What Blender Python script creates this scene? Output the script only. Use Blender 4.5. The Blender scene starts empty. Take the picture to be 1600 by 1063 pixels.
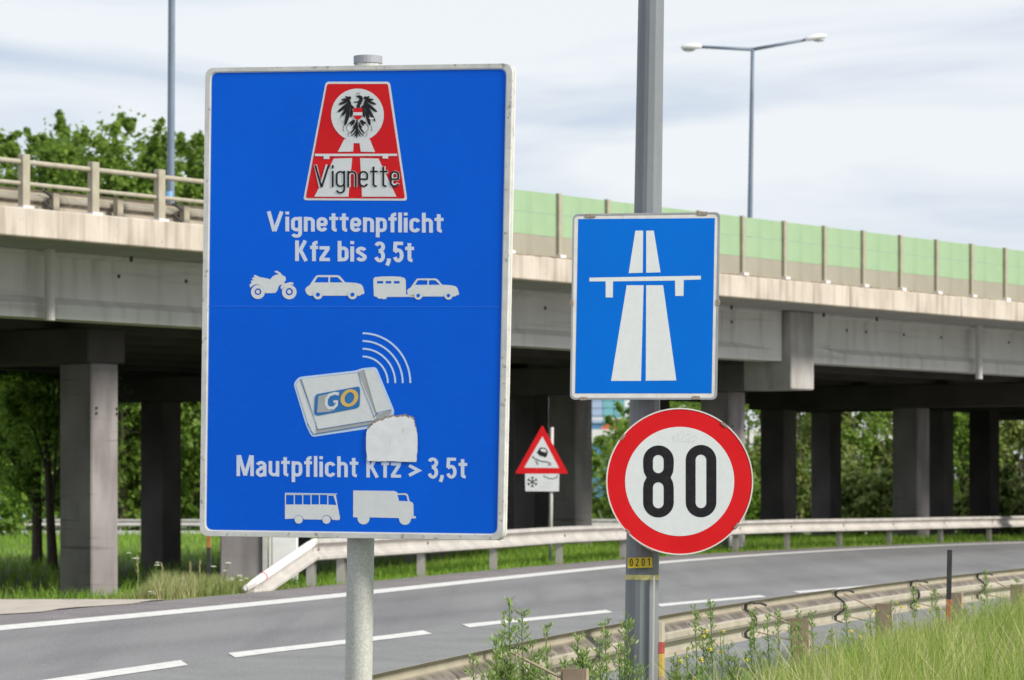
import bpy, bmesh, math, random
import numpy as np
from mathutils import Vector, Matrix
random.seed(7); rng = np.random.default_rng(11)
R = math.radians
scene = bpy.context.scene
COL = scene.collection
# ------------------------------------------------------------------ camera
F = 5600.0; HZ = 768.0; CZ = 1.65
cam = bpy.data.cameras.new('camera'); co = bpy.data.objects.new('camera', cam); COL.objects.link(co)
co.location = (0, 0, CZ); co.rotation_euler = (R(90), 0, 0)
cam.sensor_width = 36; cam.lens = 36*F/1600; cam.shift_y = (HZ-531.5)/1600
cam.clip_start = .5; cam.clip_end = 6000
cam.dof.use_dof = True; cam.dof.focus_distance = 20.0; cam.dof.aperture_fstop = 7.5
scene.camera = co
# ------------------------------------------------------------------ sky and sun
SUN_EL, SUN_AZ = R(33), R(117)      # azimuth clockwise from +Y: the sun stands to the right, a little behind the camera
w = bpy.data.worlds.new('World'); scene.world = w; w.use_nodes = True
nt = w.node_tree; nt.nodes.clear(); N = nt.nodes.new; L = nt.links.new
out = N('ShaderNodeOutputWorld'); mix = N('ShaderNodeMixShader')
sky = N('ShaderNodeTexSky'); sky.sky_type = 'NISHITA'; sky.sun_disc = False
sky.sun_elevation = SUN_EL; sky.sun_rotation = SUN_AZ
b1 = N('ShaderNodeBackground'); b1.inputs[1].default_value = .13; L(sky.outputs[0], b1.inputs[0])
tc = N('ShaderNodeTexCoord'); mp = N('ShaderNodeMapping'); mp.inputs['Scale'].default_value = (5, 5, 34)
L(tc.outputs['Generated'], mp.inputs[0])
nz = N('ShaderNodeTexNoise'); nz.inputs['Scale'].default_value = 1.0; nz.inputs['Detail'].default_value = 5; nz.inputs['Roughness'].default_value = .5
nz.inputs['Distortion'].default_value = .6
L(mp.outputs[0], nz.inputs['Vector'])
cr = N('ShaderNodeValToRGB'); cr.color_ramp.elements[0].position = .37; cr.color_ramp.elements[1].position = .60
cr.color_ramp.elements[0].color = (.57, .655, .80, 1); cr.color_ramp.elements[1].color = (.89, .92, .955, 1)
L(nz.outputs[0], cr.inputs[0])
b2 = N('ShaderNodeBackground'); b2.inputs[1].default_value = .94; L(cr.outputs[0], b2.inputs[0])
mix.inputs[0].default_value = .9
L(b1.outputs[0], mix.inputs[1]); L(b2.outputs[0], mix.inputs[2]); L(mix.outputs[0], out.inputs[0])
sl = bpy.data.lights.new('sun', 'SUN'); sl.energy = 4.3; sl.angle = R(14); sl.color = (1, .95, .87)
so = bpy.data.objects.new('sun', sl); COL.objects.link(so)
sd = Vector((math.sin(SUN_AZ)*math.cos(SUN_EL), math.cos(SUN_AZ)*math.cos(SUN_EL), math.sin(SUN_EL)))
so.rotation_euler = sd.to_track_quat('Z', 'Y').to_euler(); so.location = (30, -10, 40)
scene.render.engine = 'CYCLES'
scene.view_settings.view_transform = 'Standard'; scene.view_settings.look = 'None'
scene.view_settings.gamma = 1; scene.view_settings.exposure = 0.12
scene.view_settings.use_curve_mapping = False
scene.render.resolution_x = 1024; scene.render.resolution_y = 680

# ------------------------------------------------------------------ materials
def mat(name, c1, c2=None, rough=.7, scale=6, metal=0, bump=0, bscale=60, spec=.5, stretch=(1, 1, 1), detail=6, lo=.35, hi=.65,
        streak=None, fine=None, coat=0):
    m = bpy.data.materials.new(name); m.use_nodes = True
    t = m.node_tree; n = t.nodes; l = t.links
    p = n['Principled BSDF']; p.inputs['Roughness'].default_value = rough; p.inputs['Metallic'].default_value = metal
    p.inputs['Specular IOR Level'].default_value = spec
    if coat: p.inputs['Coat Weight'].default_value = coat
    p.inputs['Base Color'].default_value = (*c1, 1)
    tcn = n.new('ShaderNodeTexCoord'); mpn = n.new('ShaderNodeMapping'); mpn.inputs['Scale'].default_value = stretch
    l.new(tcn.outputs['Object'], mpn.inputs[0])
    colour = None
    if c2 is not None:
        a = n.new('ShaderNodeTexNoise'); a.inputs['Scale'].default_value = scale; a.inputs['Detail'].default_value = detail
        l.new(mpn.outputs[0], a.inputs['Vector'])
        r = n.new('ShaderNodeValToRGB'); r.color_ramp.elements[0].position = lo; r.color_ramp.elements[1].position = hi
        r.color_ramp.elements[0].color = (*c1, 1); r.color_ramp.elements[1].color = (*c2, 1)
        l.new(a.outputs[0], r.inputs[0]); colour = r.outputs[0]
    for spec_ in ([streak] if streak else []) + ([fine] if fine else []):
        colr, sc, st, lo_, hi_, amt = spec_
        m2 = n.new('ShaderNodeMapping'); m2.inputs['Scale'].default_value = st; l.new(tcn.outputs['Object'], m2.inputs[0])
        b = n.new('ShaderNodeTexNoise'); b.inputs['Scale'].default_value = sc; b.inputs['Detail'].default_value = 5
        l.new(m2.outputs[0], b.inputs['Vector'])
        mr = n.new('ShaderNodeMapRange'); mr.inputs[1].default_value = lo_; mr.inputs[2].default_value = hi_; mr.inputs[4].default_value = amt
        l.new(b.outputs[0], mr.inputs[0])
        mx = n.new('ShaderNodeMix'); mx.data_type = 'RGBA'
        l.new(mr.outputs[0], mx.inputs[0])
        if colour is None: mx.inputs[6].default_value = (*c1, 1)
        else: l.new(colour, mx.inputs[6])
        mx.inputs[7].default_value = (*colr, 1); colour = mx.outputs[2]
    if colour is not None: l.new(colour, p.inputs['Base Color'])
    if bump:
        c = n.new('ShaderNodeTexNoise'); c.inputs['Scale'].default_value = bscale; c.inputs['Detail'].default_value = 4
        l.new(tcn.outputs['Object'], c.inputs['Vector'])
        bp = n.new('ShaderNodeBump'); bp.inputs['Strength'].default_value = bump; bp.inputs['Distance'].default_value = .02
        l.new(c.outputs[0], bp.inputs['Height']); l.new(bp.outputs[0], p.inputs['Normal'])
    return m
def leafmat(name, c1, c2, trans=.35, rough=.55, c3=None):
    m = bpy.data.materials.new(name); m.use_nodes = True
    t = m.node_tree; n = t.nodes; l = t.links; p = n['Principled BSDF']; p.inputs['Roughness'].default_value = rough
    p.inputs['Specular IOR Level'].default_value = .35
    at = n.new('ShaderNodeAttribute'); at.attribute_name = 'var'
    r = n.new('ShaderNodeValToRGB'); r.color_ramp.elements[0].color = (*c1, 1); r.color_ramp.elements[1].color = (*c2, 1)
    if c3:
        r.color_ramp.elements[1].position = .93
        e = r.color_ramp.elements.new(1.0); e.color = (*c3, 1)
    l.new(at.outputs['Fac'], r.inputs[0]); l.new(r.outputs[0], p.inputs['Base Color'])
    tr = n.new('ShaderNodeBsdfTranslucent'); l.new(r.outputs[0], tr.inputs[0])
    mx = n.new('ShaderNodeMixShader'); mx.inputs[0].default_value = trans
    l.new(p.outputs[0], mx.inputs[1]); l.new(tr.outputs[0], mx.inputs[2]); l.new(mx.outputs[0], n['Material Output'].inputs[0])
    return m
M = {}
M['asphalt'] = mat('asphalt', (.180, .178, .178), (.235, .232, .230), rough=.85, scale=.9, bump=.35, bscale=90,
                   stretch=(1, .12, 1), streak=((.15, .148, .15), 2.2, (1, .05, 1), .5, .7, .55), fine=((.09, .09, .095), 55, (1, .5, 1), .5, .8, .5))
M['asphalt_near'] = mat('asphalt_coarse', (.20, .20, .195), (.245, .245, .24), rough=.9, scale=1.2, bump=.5, bscale=80,
                   fine=((.10, .10, .10), 60, (1, .5, 1), .5, .8, .5))
def tracks(m, bands, fac):
    t = m.node_tree; n = t.nodes; l = t.links; p = n['Principled BSDF']; src = p.inputs['Base Color'].links[0].from_socket
    at = n.new('ShaderNodeAttribute'); at.attribute_name = 'var'
    r = n.new('ShaderNodeValToRGB'); els = r.color_ramp.elements; els[0].position = bands[0][0]; els[0].color = (bands[0][1],)*3+(1,); els[1].position = bands[-1][0]; els[1].color = (bands[-1][1],)*3+(1,)
    for q, v in bands[1:-1]: e = els.new(q); e.color = (v, v, v, 1)
    nz_ = n.new('ShaderNodeTexNoise'); nz_.inputs['Scale'].default_value = 1.3; nz_.inputs['Detail'].default_value = 4
    ad = n.new('ShaderNodeMath'); ad.operation = 'MULTIPLY_ADD'; ad.inputs[1].default_value = .10; l.new(nz_.outputs[0], ad.inputs[0]); l.new(at.outputs['Fac'], ad.inputs[2]); l.new(ad.outputs[0], r.inputs[0])
    tcn = n.new('ShaderNodeTexCoord'); l.new(tcn.outputs['Object'], nz_.inputs['Vector'])
    mx = n.new('ShaderNodeMix'); mx.data_type = 'RGBA'; mx.blend_type = 'MULTIPLY'; mx.inputs[0].default_value = fac; l.new(src, mx.inputs[6]); l.new(r.outputs[0], mx.inputs[7]); src = mx.outputs[2]
    # coarse aggregate speckle
    for sc, lo_, hi_, colr in ((38, .58, .70, (.36, .355, .35)), (47, .60, .70, (.085, .085, .09))):
        v = n.new('ShaderNodeTexNoise'); v.inputs['Scale'].default_value = sc; v.inputs['Detail'].default_value = 2; l.new(tcn.outputs['Object'], v.inputs['Vector'])
        mr = n.new('ShaderNodeMapRange'); mr.inputs[1].default_value = lo_; mr.inputs[2].default_value = hi_; mr.inputs[4].default_value = .6; l.new(v.outputs[0], mr.inputs[0])
        m3 = n.new('ShaderNodeMix'); m3.data_type = 'RGBA'; l.new(mr.outputs[0], m3.inputs[0]); l.new(src, m3.inputs[6]); m3.inputs[7].default_value = (*colr, 1); src = m3.outputs[2]
    l.new(src, p.inputs['Base Color'])
tracks(M['asphalt'], [(0, 1), (.17, .97), (.30, .80), (.42, .95), (.60, .96), (.75, .78), (.88, .97), (1.0, 1.02)], .9)
tracks(M['asphalt_near'], [(0, 1), (.22, .93), (.45, 1.0), (.66, .9), (.85, 1.04), (1, .8)], .8)
M['shoulder'] = mat('shoulder_asphalt', (.17, .15, .15), (.22, .20, .20), rough=.95, scale=2, bump=.6, bscale=50,
                    fine=((.42, .39, .36), 40, (1, 1, 1), .64, .74, .7))
M['paint'] = mat('road_paint', (.66, .65, .62), (.50, .49, .47), rough=.8, scale=9, bump=.3, bscale=60, lo=.45, hi=.75, fine=((.26, .25, .25), 30, (1, 1, 1), .62, .72, .6))
M['apron'] = mat('pale_gravel', (.50, .44, .37), (.40, .35, .30), rough=.95, scale=4, bump=.5, bscale=40)
M['ground'] = mat('soil_grass', (.05, .085, .02), (.10, .13, .035), rough=.95, scale=1.3, bump=.4, bscale=8)
M['conc'] = mat('grey_concrete', (.36, .345, .335), (.44, .425, .41), rough=.85, scale=.9, bump=.15, bscale=22,
                streak=((.20, .18, .17), 1.6, (2.2, 2.2, .28), .52, .75, .45))
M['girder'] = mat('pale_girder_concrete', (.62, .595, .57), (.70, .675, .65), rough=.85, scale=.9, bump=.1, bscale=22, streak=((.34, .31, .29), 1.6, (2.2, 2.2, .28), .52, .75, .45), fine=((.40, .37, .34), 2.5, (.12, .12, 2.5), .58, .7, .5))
M['beam_end'] = mat('stained_beam_end_concrete', (.36, .34, .32), (.47, .45, .43), rough=.85, scale=1.4, bump=.12, bscale=20, streak=((.20, .17, .15), 2.2, (2, 2, .3), .48, .72, .6))
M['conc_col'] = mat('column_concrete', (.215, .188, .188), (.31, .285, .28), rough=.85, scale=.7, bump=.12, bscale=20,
                streak=((.10, .085, .085), 1.5, (1.6, 1.6, .4), .48, .75, .7), fine=((.09, .075, .075), 3, (.15, .15, 3), .60, .70, .6))
M['conc_dark'] = mat('soot_shade_concrete', (.05, .042, .041), (.085, .072, .069), rough=.9, scale=.8, bump=.1, bscale=20)  # under-bridge shade, with some soot, is put into this base colour
M['conc_soot_shade'] = mat('soot_shade_column_concrete', (.10, .088, .086), (.15, .135, .13), rough=.9, scale=.8, bump=.1, bscale=20)  # column and beam copy, darkened for soot and the shade beneath the deck
M['parapet'] = mat('warm_concrete', (.47, .415, .345), (.56, .495, .415), rough=.85, scale=1.4, bump=.15, bscale=24,
                streak=((.27, .215, .16), 4.0, (1.3, 1.3, .14), .46, .70, .75), fine=((.22, .17, .12), 14, (1, 1, 1), .66, .74, .6))
M['moss'] = mat('dark_moss', (.16, .11, .07), (.30, .25, .18), rough=1, scale=5)
M['beige_paint'] = mat('beige_painted_steel', (.34, .305, .225), (.40, .36, .275), rough=.55, scale=5, streak=((.26, .21, .14), 5, (3, 3, .4), .56, .75, .5))
M['barrier_green'] = mat('green_barrier_sheet', (.27, .395, .225), (.305, .43, .255), rough=.45, scale=.8, streak=((.20, .33, .17), 2.0, (1.5, 1.5, .25), .48, .72, .6))
M['barrier_beige'] = mat('beige_barrier_sheet', (.29, .265, .205), (.34, .31, .24), rough=.5, scale=.8, streak=((.22, .19, .14), 2.0, (1.5, 1.5, .25), .5, .72, .6))
M['galv'] = mat('galvanised_steel', (.50, .48, .45), (.60, .58, .54), rough=.5, scale=3, metal=.15, bump=.05, bscale=20,
                streak=((.42, .34, .26), 2.2, (1, .3, 6), .55, .8, .5))
M['rail'] = mat('weathered_white_rail', (.42, .395, .36), (.53, .50, .455), rough=.55, scale=2.5, metal=.05,
                streak=((.36, .30, .24), 2.4, (1, .4, 3), .6, .85, .35), fine=((.35, .28, .2), 18, (1, 1, 1), .68, .76, .5))
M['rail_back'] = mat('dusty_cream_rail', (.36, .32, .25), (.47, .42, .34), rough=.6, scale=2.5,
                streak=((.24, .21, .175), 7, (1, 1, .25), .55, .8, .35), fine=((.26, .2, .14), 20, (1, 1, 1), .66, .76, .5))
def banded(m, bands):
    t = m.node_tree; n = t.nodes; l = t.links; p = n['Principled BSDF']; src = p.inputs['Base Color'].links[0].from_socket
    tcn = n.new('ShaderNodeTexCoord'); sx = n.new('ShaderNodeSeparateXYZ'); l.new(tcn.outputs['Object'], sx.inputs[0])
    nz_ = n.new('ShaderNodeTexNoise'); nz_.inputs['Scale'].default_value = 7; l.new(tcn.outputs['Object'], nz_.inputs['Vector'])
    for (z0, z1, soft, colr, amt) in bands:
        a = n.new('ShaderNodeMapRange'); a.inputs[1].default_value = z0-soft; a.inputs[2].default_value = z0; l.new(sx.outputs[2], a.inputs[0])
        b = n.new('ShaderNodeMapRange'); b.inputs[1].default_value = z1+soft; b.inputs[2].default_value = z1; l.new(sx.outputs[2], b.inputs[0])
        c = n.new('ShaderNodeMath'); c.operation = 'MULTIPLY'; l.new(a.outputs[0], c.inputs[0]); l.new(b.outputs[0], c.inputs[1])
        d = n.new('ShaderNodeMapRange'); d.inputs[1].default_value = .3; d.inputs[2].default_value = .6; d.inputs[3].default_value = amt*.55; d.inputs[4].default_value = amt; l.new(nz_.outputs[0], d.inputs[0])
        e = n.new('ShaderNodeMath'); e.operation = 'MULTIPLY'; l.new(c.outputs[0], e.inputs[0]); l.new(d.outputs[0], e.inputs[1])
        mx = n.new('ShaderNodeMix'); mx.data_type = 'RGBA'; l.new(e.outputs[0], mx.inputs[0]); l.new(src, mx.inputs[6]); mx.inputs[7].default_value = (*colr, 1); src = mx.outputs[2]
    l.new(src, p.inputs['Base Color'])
banded(M['rail_back'], [(-.118, -.075, .012, (.10, .082, .066), 1.0), (-.07, -.03, .02, (.34, .30, .22), .5), (-.262, -.20, .012, (.33, .34, .28), .75)])  # bands put recess shading into the colour along with ledge dirt
M['rail_post'] = mat('weathered_steel_post', (.30, .22, .15), (.40, .31, .23), rough=.8, scale=4, streak=((.16, .10, .06), 5, (2, 2, .4), .55, .75, .6))
M['dark_steel'] = mat('dark_steel', (.035, .032, .03), (.07, .065, .06), rough=.7, scale=10)
M['pole'] = mat('grey_painted_pole', (.17, .185, .20), (.205, .22, .235), rough=.5, scale=2.2, bump=.06, bscale=30,
                streak=((.10, .11, .125), 3, (3, 3, .3), .55, .8, .5))
M['lamp_pole'] = mat('blue_grey_pole', (.13, .17, .22), (.16, .20, .26), rough=.5, scale=2)
M['lamp_head'] = mat('white_lamp_housing', (.72, .72, .70), (.8, .8, .78), rough=.4, scale=5)
M['lamp_glass'] = mat('lamp_glass', (.30, .30, .30), (.4, .4, .4), rough=.2, scale=5)
M['signpost'] = mat('mottled_galvanised', (.43, .43, .39), (.53, .53, .49), rough=.55, scale=95, metal=.1, lo=.4, hi=.6,
                streak=((.24, .22, .19), 6, (4, 4, .15), .62, .74, .6))
M['cap'] = mat('plastic_cap', (.27, .28, .30), (.33, .34, .36), rough=.5, scale=8)
M['signframe'] = mat('aluminium_frame', (.52, .51, .48), (.66, .65, .61), rough=.5, scale=12, metal=.1, lo=.3, hi=.6,
                fine=((.16, .15, .13), 34, (1, 1, 1), .60, .70, .7))
M['signframe2'] = mat('pale_sign_edge', (.62, .60, .57), (.70, .68, .65), rough=.5, scale=12,
                fine=((.30, .26, .2), 30, (1, 1, 1), .64, .74, .5))
M['blue_big'] = mat('blue_sign_film', (.0, .120, .73), (.0, .104, .66), spec=.12, rough=.38, scale=1.2, fine=((.002, .14, .78), 90, (.1, 1, 1), .5, .75, .3))
M['blue_small'] = mat('mid_blue_sign_film', (.0, .135, .58), (.0, .145, .62), spec=.12, rough=.38, scale=2)
M['white_film'] = mat('white_film', (.66, .68, .68), (.70, .715, .715), rough=.45, scale=20, fine=((.60, .62, .62), 160, (.4, 1, 1), .45, .7, .6))
M['white_edge'] = mat('white_film_border', (.66, .68, .70), (.70, .72, .73), rough=.4, scale=20)
M['lilac_film'] = mat('pale_letter_film', (.60, .66, .80), (.64, .70, .82), rough=.4, scale=25)
M['paleblue_film'] = mat('pale_blue_line_film', (.50, .66, .90), (.54, .70, .92), rough=.4, scale=25)
M['grey_film'] = mat('grey_film', (.36, .37, .37), (.40, .41, .41), rough=.45, scale=20)
M['red_film'] = mat('red_film', (.60, .010, .014), (.66, .014, .018), spec=.15, rough=.38, scale=3)
M['black_film'] = mat('black_film', (.012, .011, .013), (.02, .018, .021), spec=.2, rough=.45, scale=30)
M['gold_film'] = mat('gold_film', (.66, .42, .10), (.70, .46, .12), rough=.4, scale=20)
M['teal_film'] = mat('teal_blue_film', (.012, .15, .42), (.014, .17, .46), rough=.4, scale=20)
M['yellow_film'] = mat('yellow_film', (.72, .52, .02), (.66, .46, .02), rough=.5, scale=30)
M['faded_yellow'] = mat('faded_yellow_tape', (.66, .58, .20), (.46, .40, .18), rough=.6, scale=26)
M['residue'] = mat('scraped_white_residue', (.82, .82, .83), (.74, .74, .76), rough=.85, scale=22,
                   fine=((.50, .47, .44), 34, (1, .4, .5), .66, .74, .7))
M['residue_edge'] = mat('torn_brown_edge', (.22, .17, .12), (.45, .40, .36), rough=.9, scale=60)
M['smudge'] = mat('faint_grey_smudge', (.585, .60, .59), (.68, .70, .70), rough=.6, scale=90, lo=.45, hi=.55)
M['clip'] = mat('brown_clip', (.22, .17, .13), (.34, .29, .24), rough=.6, scale=40)
M['black_stake'] = mat('black_stake_paint', (.018, .017, .018), (.035, .033, .034), rough=.7, scale=14)
M['rust'] = mat('rusty_orange_paint', (.42, .16, .05), (.32, .10, .04), rough=.8, scale=12)
M['bark'] = mat('bark', (.06, .045, .035), (.11, .085, .065), rough=.95, scale=9, bump=.5, bscale=12, stretch=(1, 1, .3))
M['glassA'] = mat('blue_glass', (.08, .22, .40), (.11, .27, .46), rough=.15, scale=.3)
M['glassB'] = mat('pale_glass', (.36, .46, .66), (.42, .52, .70), rough=.2, scale=.3)
M['glassC'] = mat('teal_glass', (.18, .46, .52), (.22, .50, .56), rough=.2, scale=.3)
M['white_wall'] = mat('white_render', (.72, .70, .68), (.78, .76, .74), rough=.7, scale=1)
M['car_red'] = mat('red_car_paint', (.55, .08, .06), (.6, .1, .08), rough=.25, scale=1, coat=.5)
M['car_pale'] = mat('pale_blue_car_paint', (.45, .62, .72), (.5, .66, .75), rough=.25, scale=1, coat=.5)
M['window'] = mat('dark_glass', (.02, .025, .03), (.03, .035, .04), rough=.1, scale=1)
M['rubber'] = mat('rubber', (.02, .02, .02), (.03, .03, .03), rough=.9, scale=9)
M['leafA'] = leafmat('poplar_leaf', (.11, .20, .022), (.31, .45, .075), .55)
M['leafB'] = leafmat('dark_leaf', (.10, .20, .022), (.34, .52, .08), .6)
M['leafC'] = leafmat('olive_leaf', (.11, .17, .03), (.36, .42, .12), .55, c3=(.36, .18, .10))
M['grassA'] = leafmat('verge_grass', (.16, .29, .03), (.50, .55, .15), .45, c3=(.72, .64, .38))
M['grassB'] = leafmat('far_grass', (.13, .26, .02), (.32, .50, .06), .4)
M['grassC'] = leafmat('dry_mixed_grass', (.14, .21, .035), (.36, .38, .15), .35, c3=(.55, .48, .28))
M['tuft'] = leafmat('tuft_grass', (.07, .17, .015), (.26, .40, .05), .4)
M['stalk'] = leafmat('dry_seed_stalk', (.30, .32, .10), (.74, .66, .42), .3)
M['weed'] = leafmat('weed_leaf', (.17, .28, .06), (.42, .54, .20), .45)
M['petal_y'] = mat('yellow_petal', (.80, .66, .02), (.70, .55, .02), rough=.6, scale=50)
M['petal_w'] = mat('white_petal', (.74, .75, .62), (.66, .68, .52), rough=.6, scale=50)
M['straw'] = mat('straw_stalk', (.56, .47, .24), (.45, .40, .2), rough=.8, scale=10)
M['stone'] = mat('pale_stone', (.42, .41, .37), (.30, .29, .26), rough=.9, scale=20, bump=.3, bscale=40)

# ------------------------------------------------------------------ helpers
class MB:
    def __init__(s): s.v = []; s.f = []
    def add(s, vs, fs):
        o = len(s.v); s.v += [tuple(v) for v in vs]; s.f += [tuple(i+o for i in f) for f in fs]; return s
    def box(s, c, h, ax=None):
        """c centre, h half sizes, ax three unit axes"""
        if ax is None: ax = (Vector((1, 0, 0)), Vector((0, 1, 0)), Vector((0, 0, 1)))
        c = Vector(c); vs = []
        for i in (-1, 1):
            for j in (-1, 1):
                for k in (-1, 1): vs.append(c + ax[0]*h[0]*i + ax[1]*h[1]*j + ax[2]*h[2]*k)
        return s.add(vs, [(0, 1, 3, 2), (4, 6, 7, 5), (0, 4, 5, 1), (2, 3, 7, 6), (0, 2, 6, 4), (1, 5, 7, 3)])
    def loft(s, rings, cap=True, closed=True):
        n = len(rings[0]); o = len(s.v)
        for r in rings: s.v += [tuple(p) for p in r]
        for i in range(len(rings)-1):
            for j in range(n if closed else n-1):
                a = o+i*n+j; b = o+i*n+(j+1) % n
                s.f.append((a, b, b+n, a+n))
        if cap and closed:
            s.f.append(tuple(o+j for j in range(n))[::-1]); s.f.append(tuple(o+(len(rings)-1)*n+j for j in range(n)))
        return s
    def tube(s, pts, rad, n=8, cap=True):
        pts = [Vector(p) for p in pts]; rings = []
        if not hasattr(rad, '__len__'): rad = [rad]*len(pts)
        for i, p in enumerate(pts):
            d = (pts[min(i+1, len(pts)-1)] - pts[max(i-1, 0)]).normalized()
            a = d.cross(Vector((0, 0, 1)) if abs(d.z) < .9 else Vector((1, 0, 0))).normalized(); b = d.cross(a)
            rings.append([p + (a*math.cos(2*math.pi*k/n) + b*math.sin(2*math.pi*k/n))*rad[i] for k in range(n)])
        return s.loft(rings, cap)
    def build(s, name, m, parent=None, origin=None, smooth=False, bevel=0, recalc=True):
        o_ = Vector(origin) if origin is not None else (parent.matrix_world_cached if False else Vector((0, 0, 0)))
        me = bpy.data.meshes.new(name); me.from_pydata([tuple(Vector(v)-o_) for v in s.v], [], s.f)
        if recalc or bevel:
            b = bmesh.new(); b.from_mesh(me)
            bmesh.ops.recalc_face_normals(b, faces=b.faces)
            if bevel:
                try: bmesh.ops.bevel(b, geom=b.edges[:], offset=bevel, segments=1, affect='EDGES')
                except Exception: pass
            b.to_mesh(me); b.free()
        me.materials.append(m)
        if smooth: me.shade_smooth()
        return link(name, me, parent, o_)
def link(name, me, parent=None, loc=(0, 0, 0)):
    """loc in world coordinates; parents are unrotated empties"""
    ob = bpy.data.objects.new(name, me); COL.objects.link(ob)
    if parent is not None:
        ob.parent = parent; ob.location = Vector(loc) - wloc(parent)
    else: ob.location = loc
    return ob
def wloc(o):
    v = Vector(o.location)
    while o.parent: o = o.parent; v += Vector(o.location)
    return v
def tag(o, label=None, cat=None, group=None, kind=None):
    if label: o['label'] = label
    if cat: o['category'] = cat
    if group: o['group'] = group
    if kind: o['kind'] = kind
    return o
def thing(name, loc, label, cat, group=None):
    o = bpy.data.objects.new(name, None); COL.objects.link(o); o.location = loc; o.empty_display_size = .2
    return tag(o, label, cat, group)
def fastmesh(name, V, faces_n, idx, m, parent=None, var=None, loc=(0, 0, 0)):
    """V (n,3), faces_n loop counts, idx flat loops"""
    me = bpy.data.meshes.new(name)
    V = np.asarray(V, dtype=np.float32) - np.asarray(loc, dtype=np.float32)
    me.vertices.add(len(V)); me.vertices.foreach_set('co', V.ravel())
    me.loops.add(len(idx)); me.loops.foreach_set('vertex_index', np.asarray(idx, dtype=np.int32))
    st = np.concatenate([[0], np.cumsum(faces_n)[:-1]]).astype(np.int32)
    me.polygons.add(len(faces_n)); me.polygons.foreach_set('loop_start', st)
    me.update(calc_edges=True)
    if var is not None:
        a = me.attributes.new('var', 'FLOAT', 'POINT'); a.data.foreach_set('value', np.asarray(var, dtype=np.float32))
    me.materials.append(m)
    return link(name, me, parent, loc)
def sstep(x): x = np.clip(x, 0, 1); return x*x*(3-2*x)

# ------------------------------------------------------------------ the lie of the land
# far edge line of the road, surveyed at z = .33; the near guardrail line
_wl = np.array([(-4.96, 34.7), (-3.6, 41.4), (-2.44, 45.6), (-1.88, 48.1), (0, 55.2), (2.0, 63.7), (2.72, 66.8), (7.27, 81.4), (13.3, 93.0)])
_c = np.polyfit(_wl[:, 1], _wl[:, 0], 3)
def Fx(Y):
    Y = np.asarray(Y, dtype=float)
    p = np.polyval(_c, np.clip(Y, 36, 92)); d = np.polyder(_c)
    return p + np.where(Y < 36, (Y-36)*np.polyval(d, 36.), 0) + np.where(Y > 92, (Y-92)*np.polyval(d, 92.), 0)
def Nx(Y):
    Y = np.asarray(Y, dtype=float); Yc = np.clip(Y, 0, 45)
    return -2.79+.0554*Yc+.00366*Yc**2 + np.where(Y > 45, (Y-45)*.385, 0)
def road_z(X, Y):
    n = Nx(Y); f = Fx(Y); return .33*np.clip((n-X)/np.maximum(n-f, .1), -.02, 1.0)
def zback(X, Y):
    return -.30 + .68*sstep((X+5)/7)*(1-sstep((Y-96)/18))
def gz(X, Y):
    X = np.asarray(X, dtype=float); Y = np.asarray(Y, dtype=float)
    n = Nx(Y); f = Fx(Y); d = f-X
    back = .33 + (zback(X, Y)-.33)*sstep((d-1.9)/2.5)*sstep((Y-43.7)/2.2)
    z = np.where(d > 0, back, np.where(X > n, np.zeros_like(X), road_z(X, Y)))
    bank = (.14+.10*sstep((Y-18)/8)-.10*sstep((Y-30)/10))*sstep((X-n-.45)/1.5)*(1-sstep((X-n-14)/10))
    z = z + np.where(X > n, bank, 0)
    bump = .03*np.sin(X*1.7+Y*.6)*np.sin(Y*.45)
    z = z + np.where((X > n+1.0), bump, 0) + np.where(d > 4.5, bump, 0)
    return z
def tang(fn, Y):
    d = (fn(Y+.2)-fn(Y-.2))/.4; v = Vector((float(d), 1, 0)).normalized(); return v
def walk(fn, Y0, Y1, step):
    out = []; Y = Y0
    while Y <= Y1:
        out.append(Y); Y += step*tang(fn, Y).y
    return out
# ground sheet
Ys = list(np.arange(-20, 130, 1.0)) + [135, 140, 150, 160, 180, 210, 260, 330, 450, 700, 1200, 2500, 4500]
offs_l = [0.0, .6, 1.2, 1.9, 2.5, 3.2, 4.4, 5.5, 7, 9, 12, 16, 22, 30, 45, 80, 200, 800, 3500]
offs_r = [0.0, .4, 1, 1.6, 2.4, 3.5, 5, 7, 10, 14, 20, 35, 80, 300, 3500]
Vg = []; nx = 0
for Y in Ys:
    f = float(Fx(Y)); n = float(Nx(Y))
    if Y > 130: f = float(Fx(130)); n = float(Nx(130))
    xs = [f-o for o in offs_l[::-1]] + [f+(n-f)*t for t in (.2, .4, .6, .8)] + [n+o for o in offs_r]
    nx = len(xs)
    zs = gz(np.array(xs), np.full(nx, min(Y, 130.)))
    inside = [(f+.01 < x < n-.01) for x in xs]
    Vg += [(x, Y, float(z)-(.03)) for x, z in zip(xs, zs)]
idx = []
for i in range(len(Ys)-1):
    for j in range(nx-1):
        a = i*nx+j; idx += [a, a+1, a+1+nx, a+nx]
g = fastmesh('ground', Vg, [4]*(len(idx)//4), idx, M['ground']); g['kind'] = 'structure'
g['label'] = 'grassy ground on both sides of the road and under the bridge'
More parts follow.
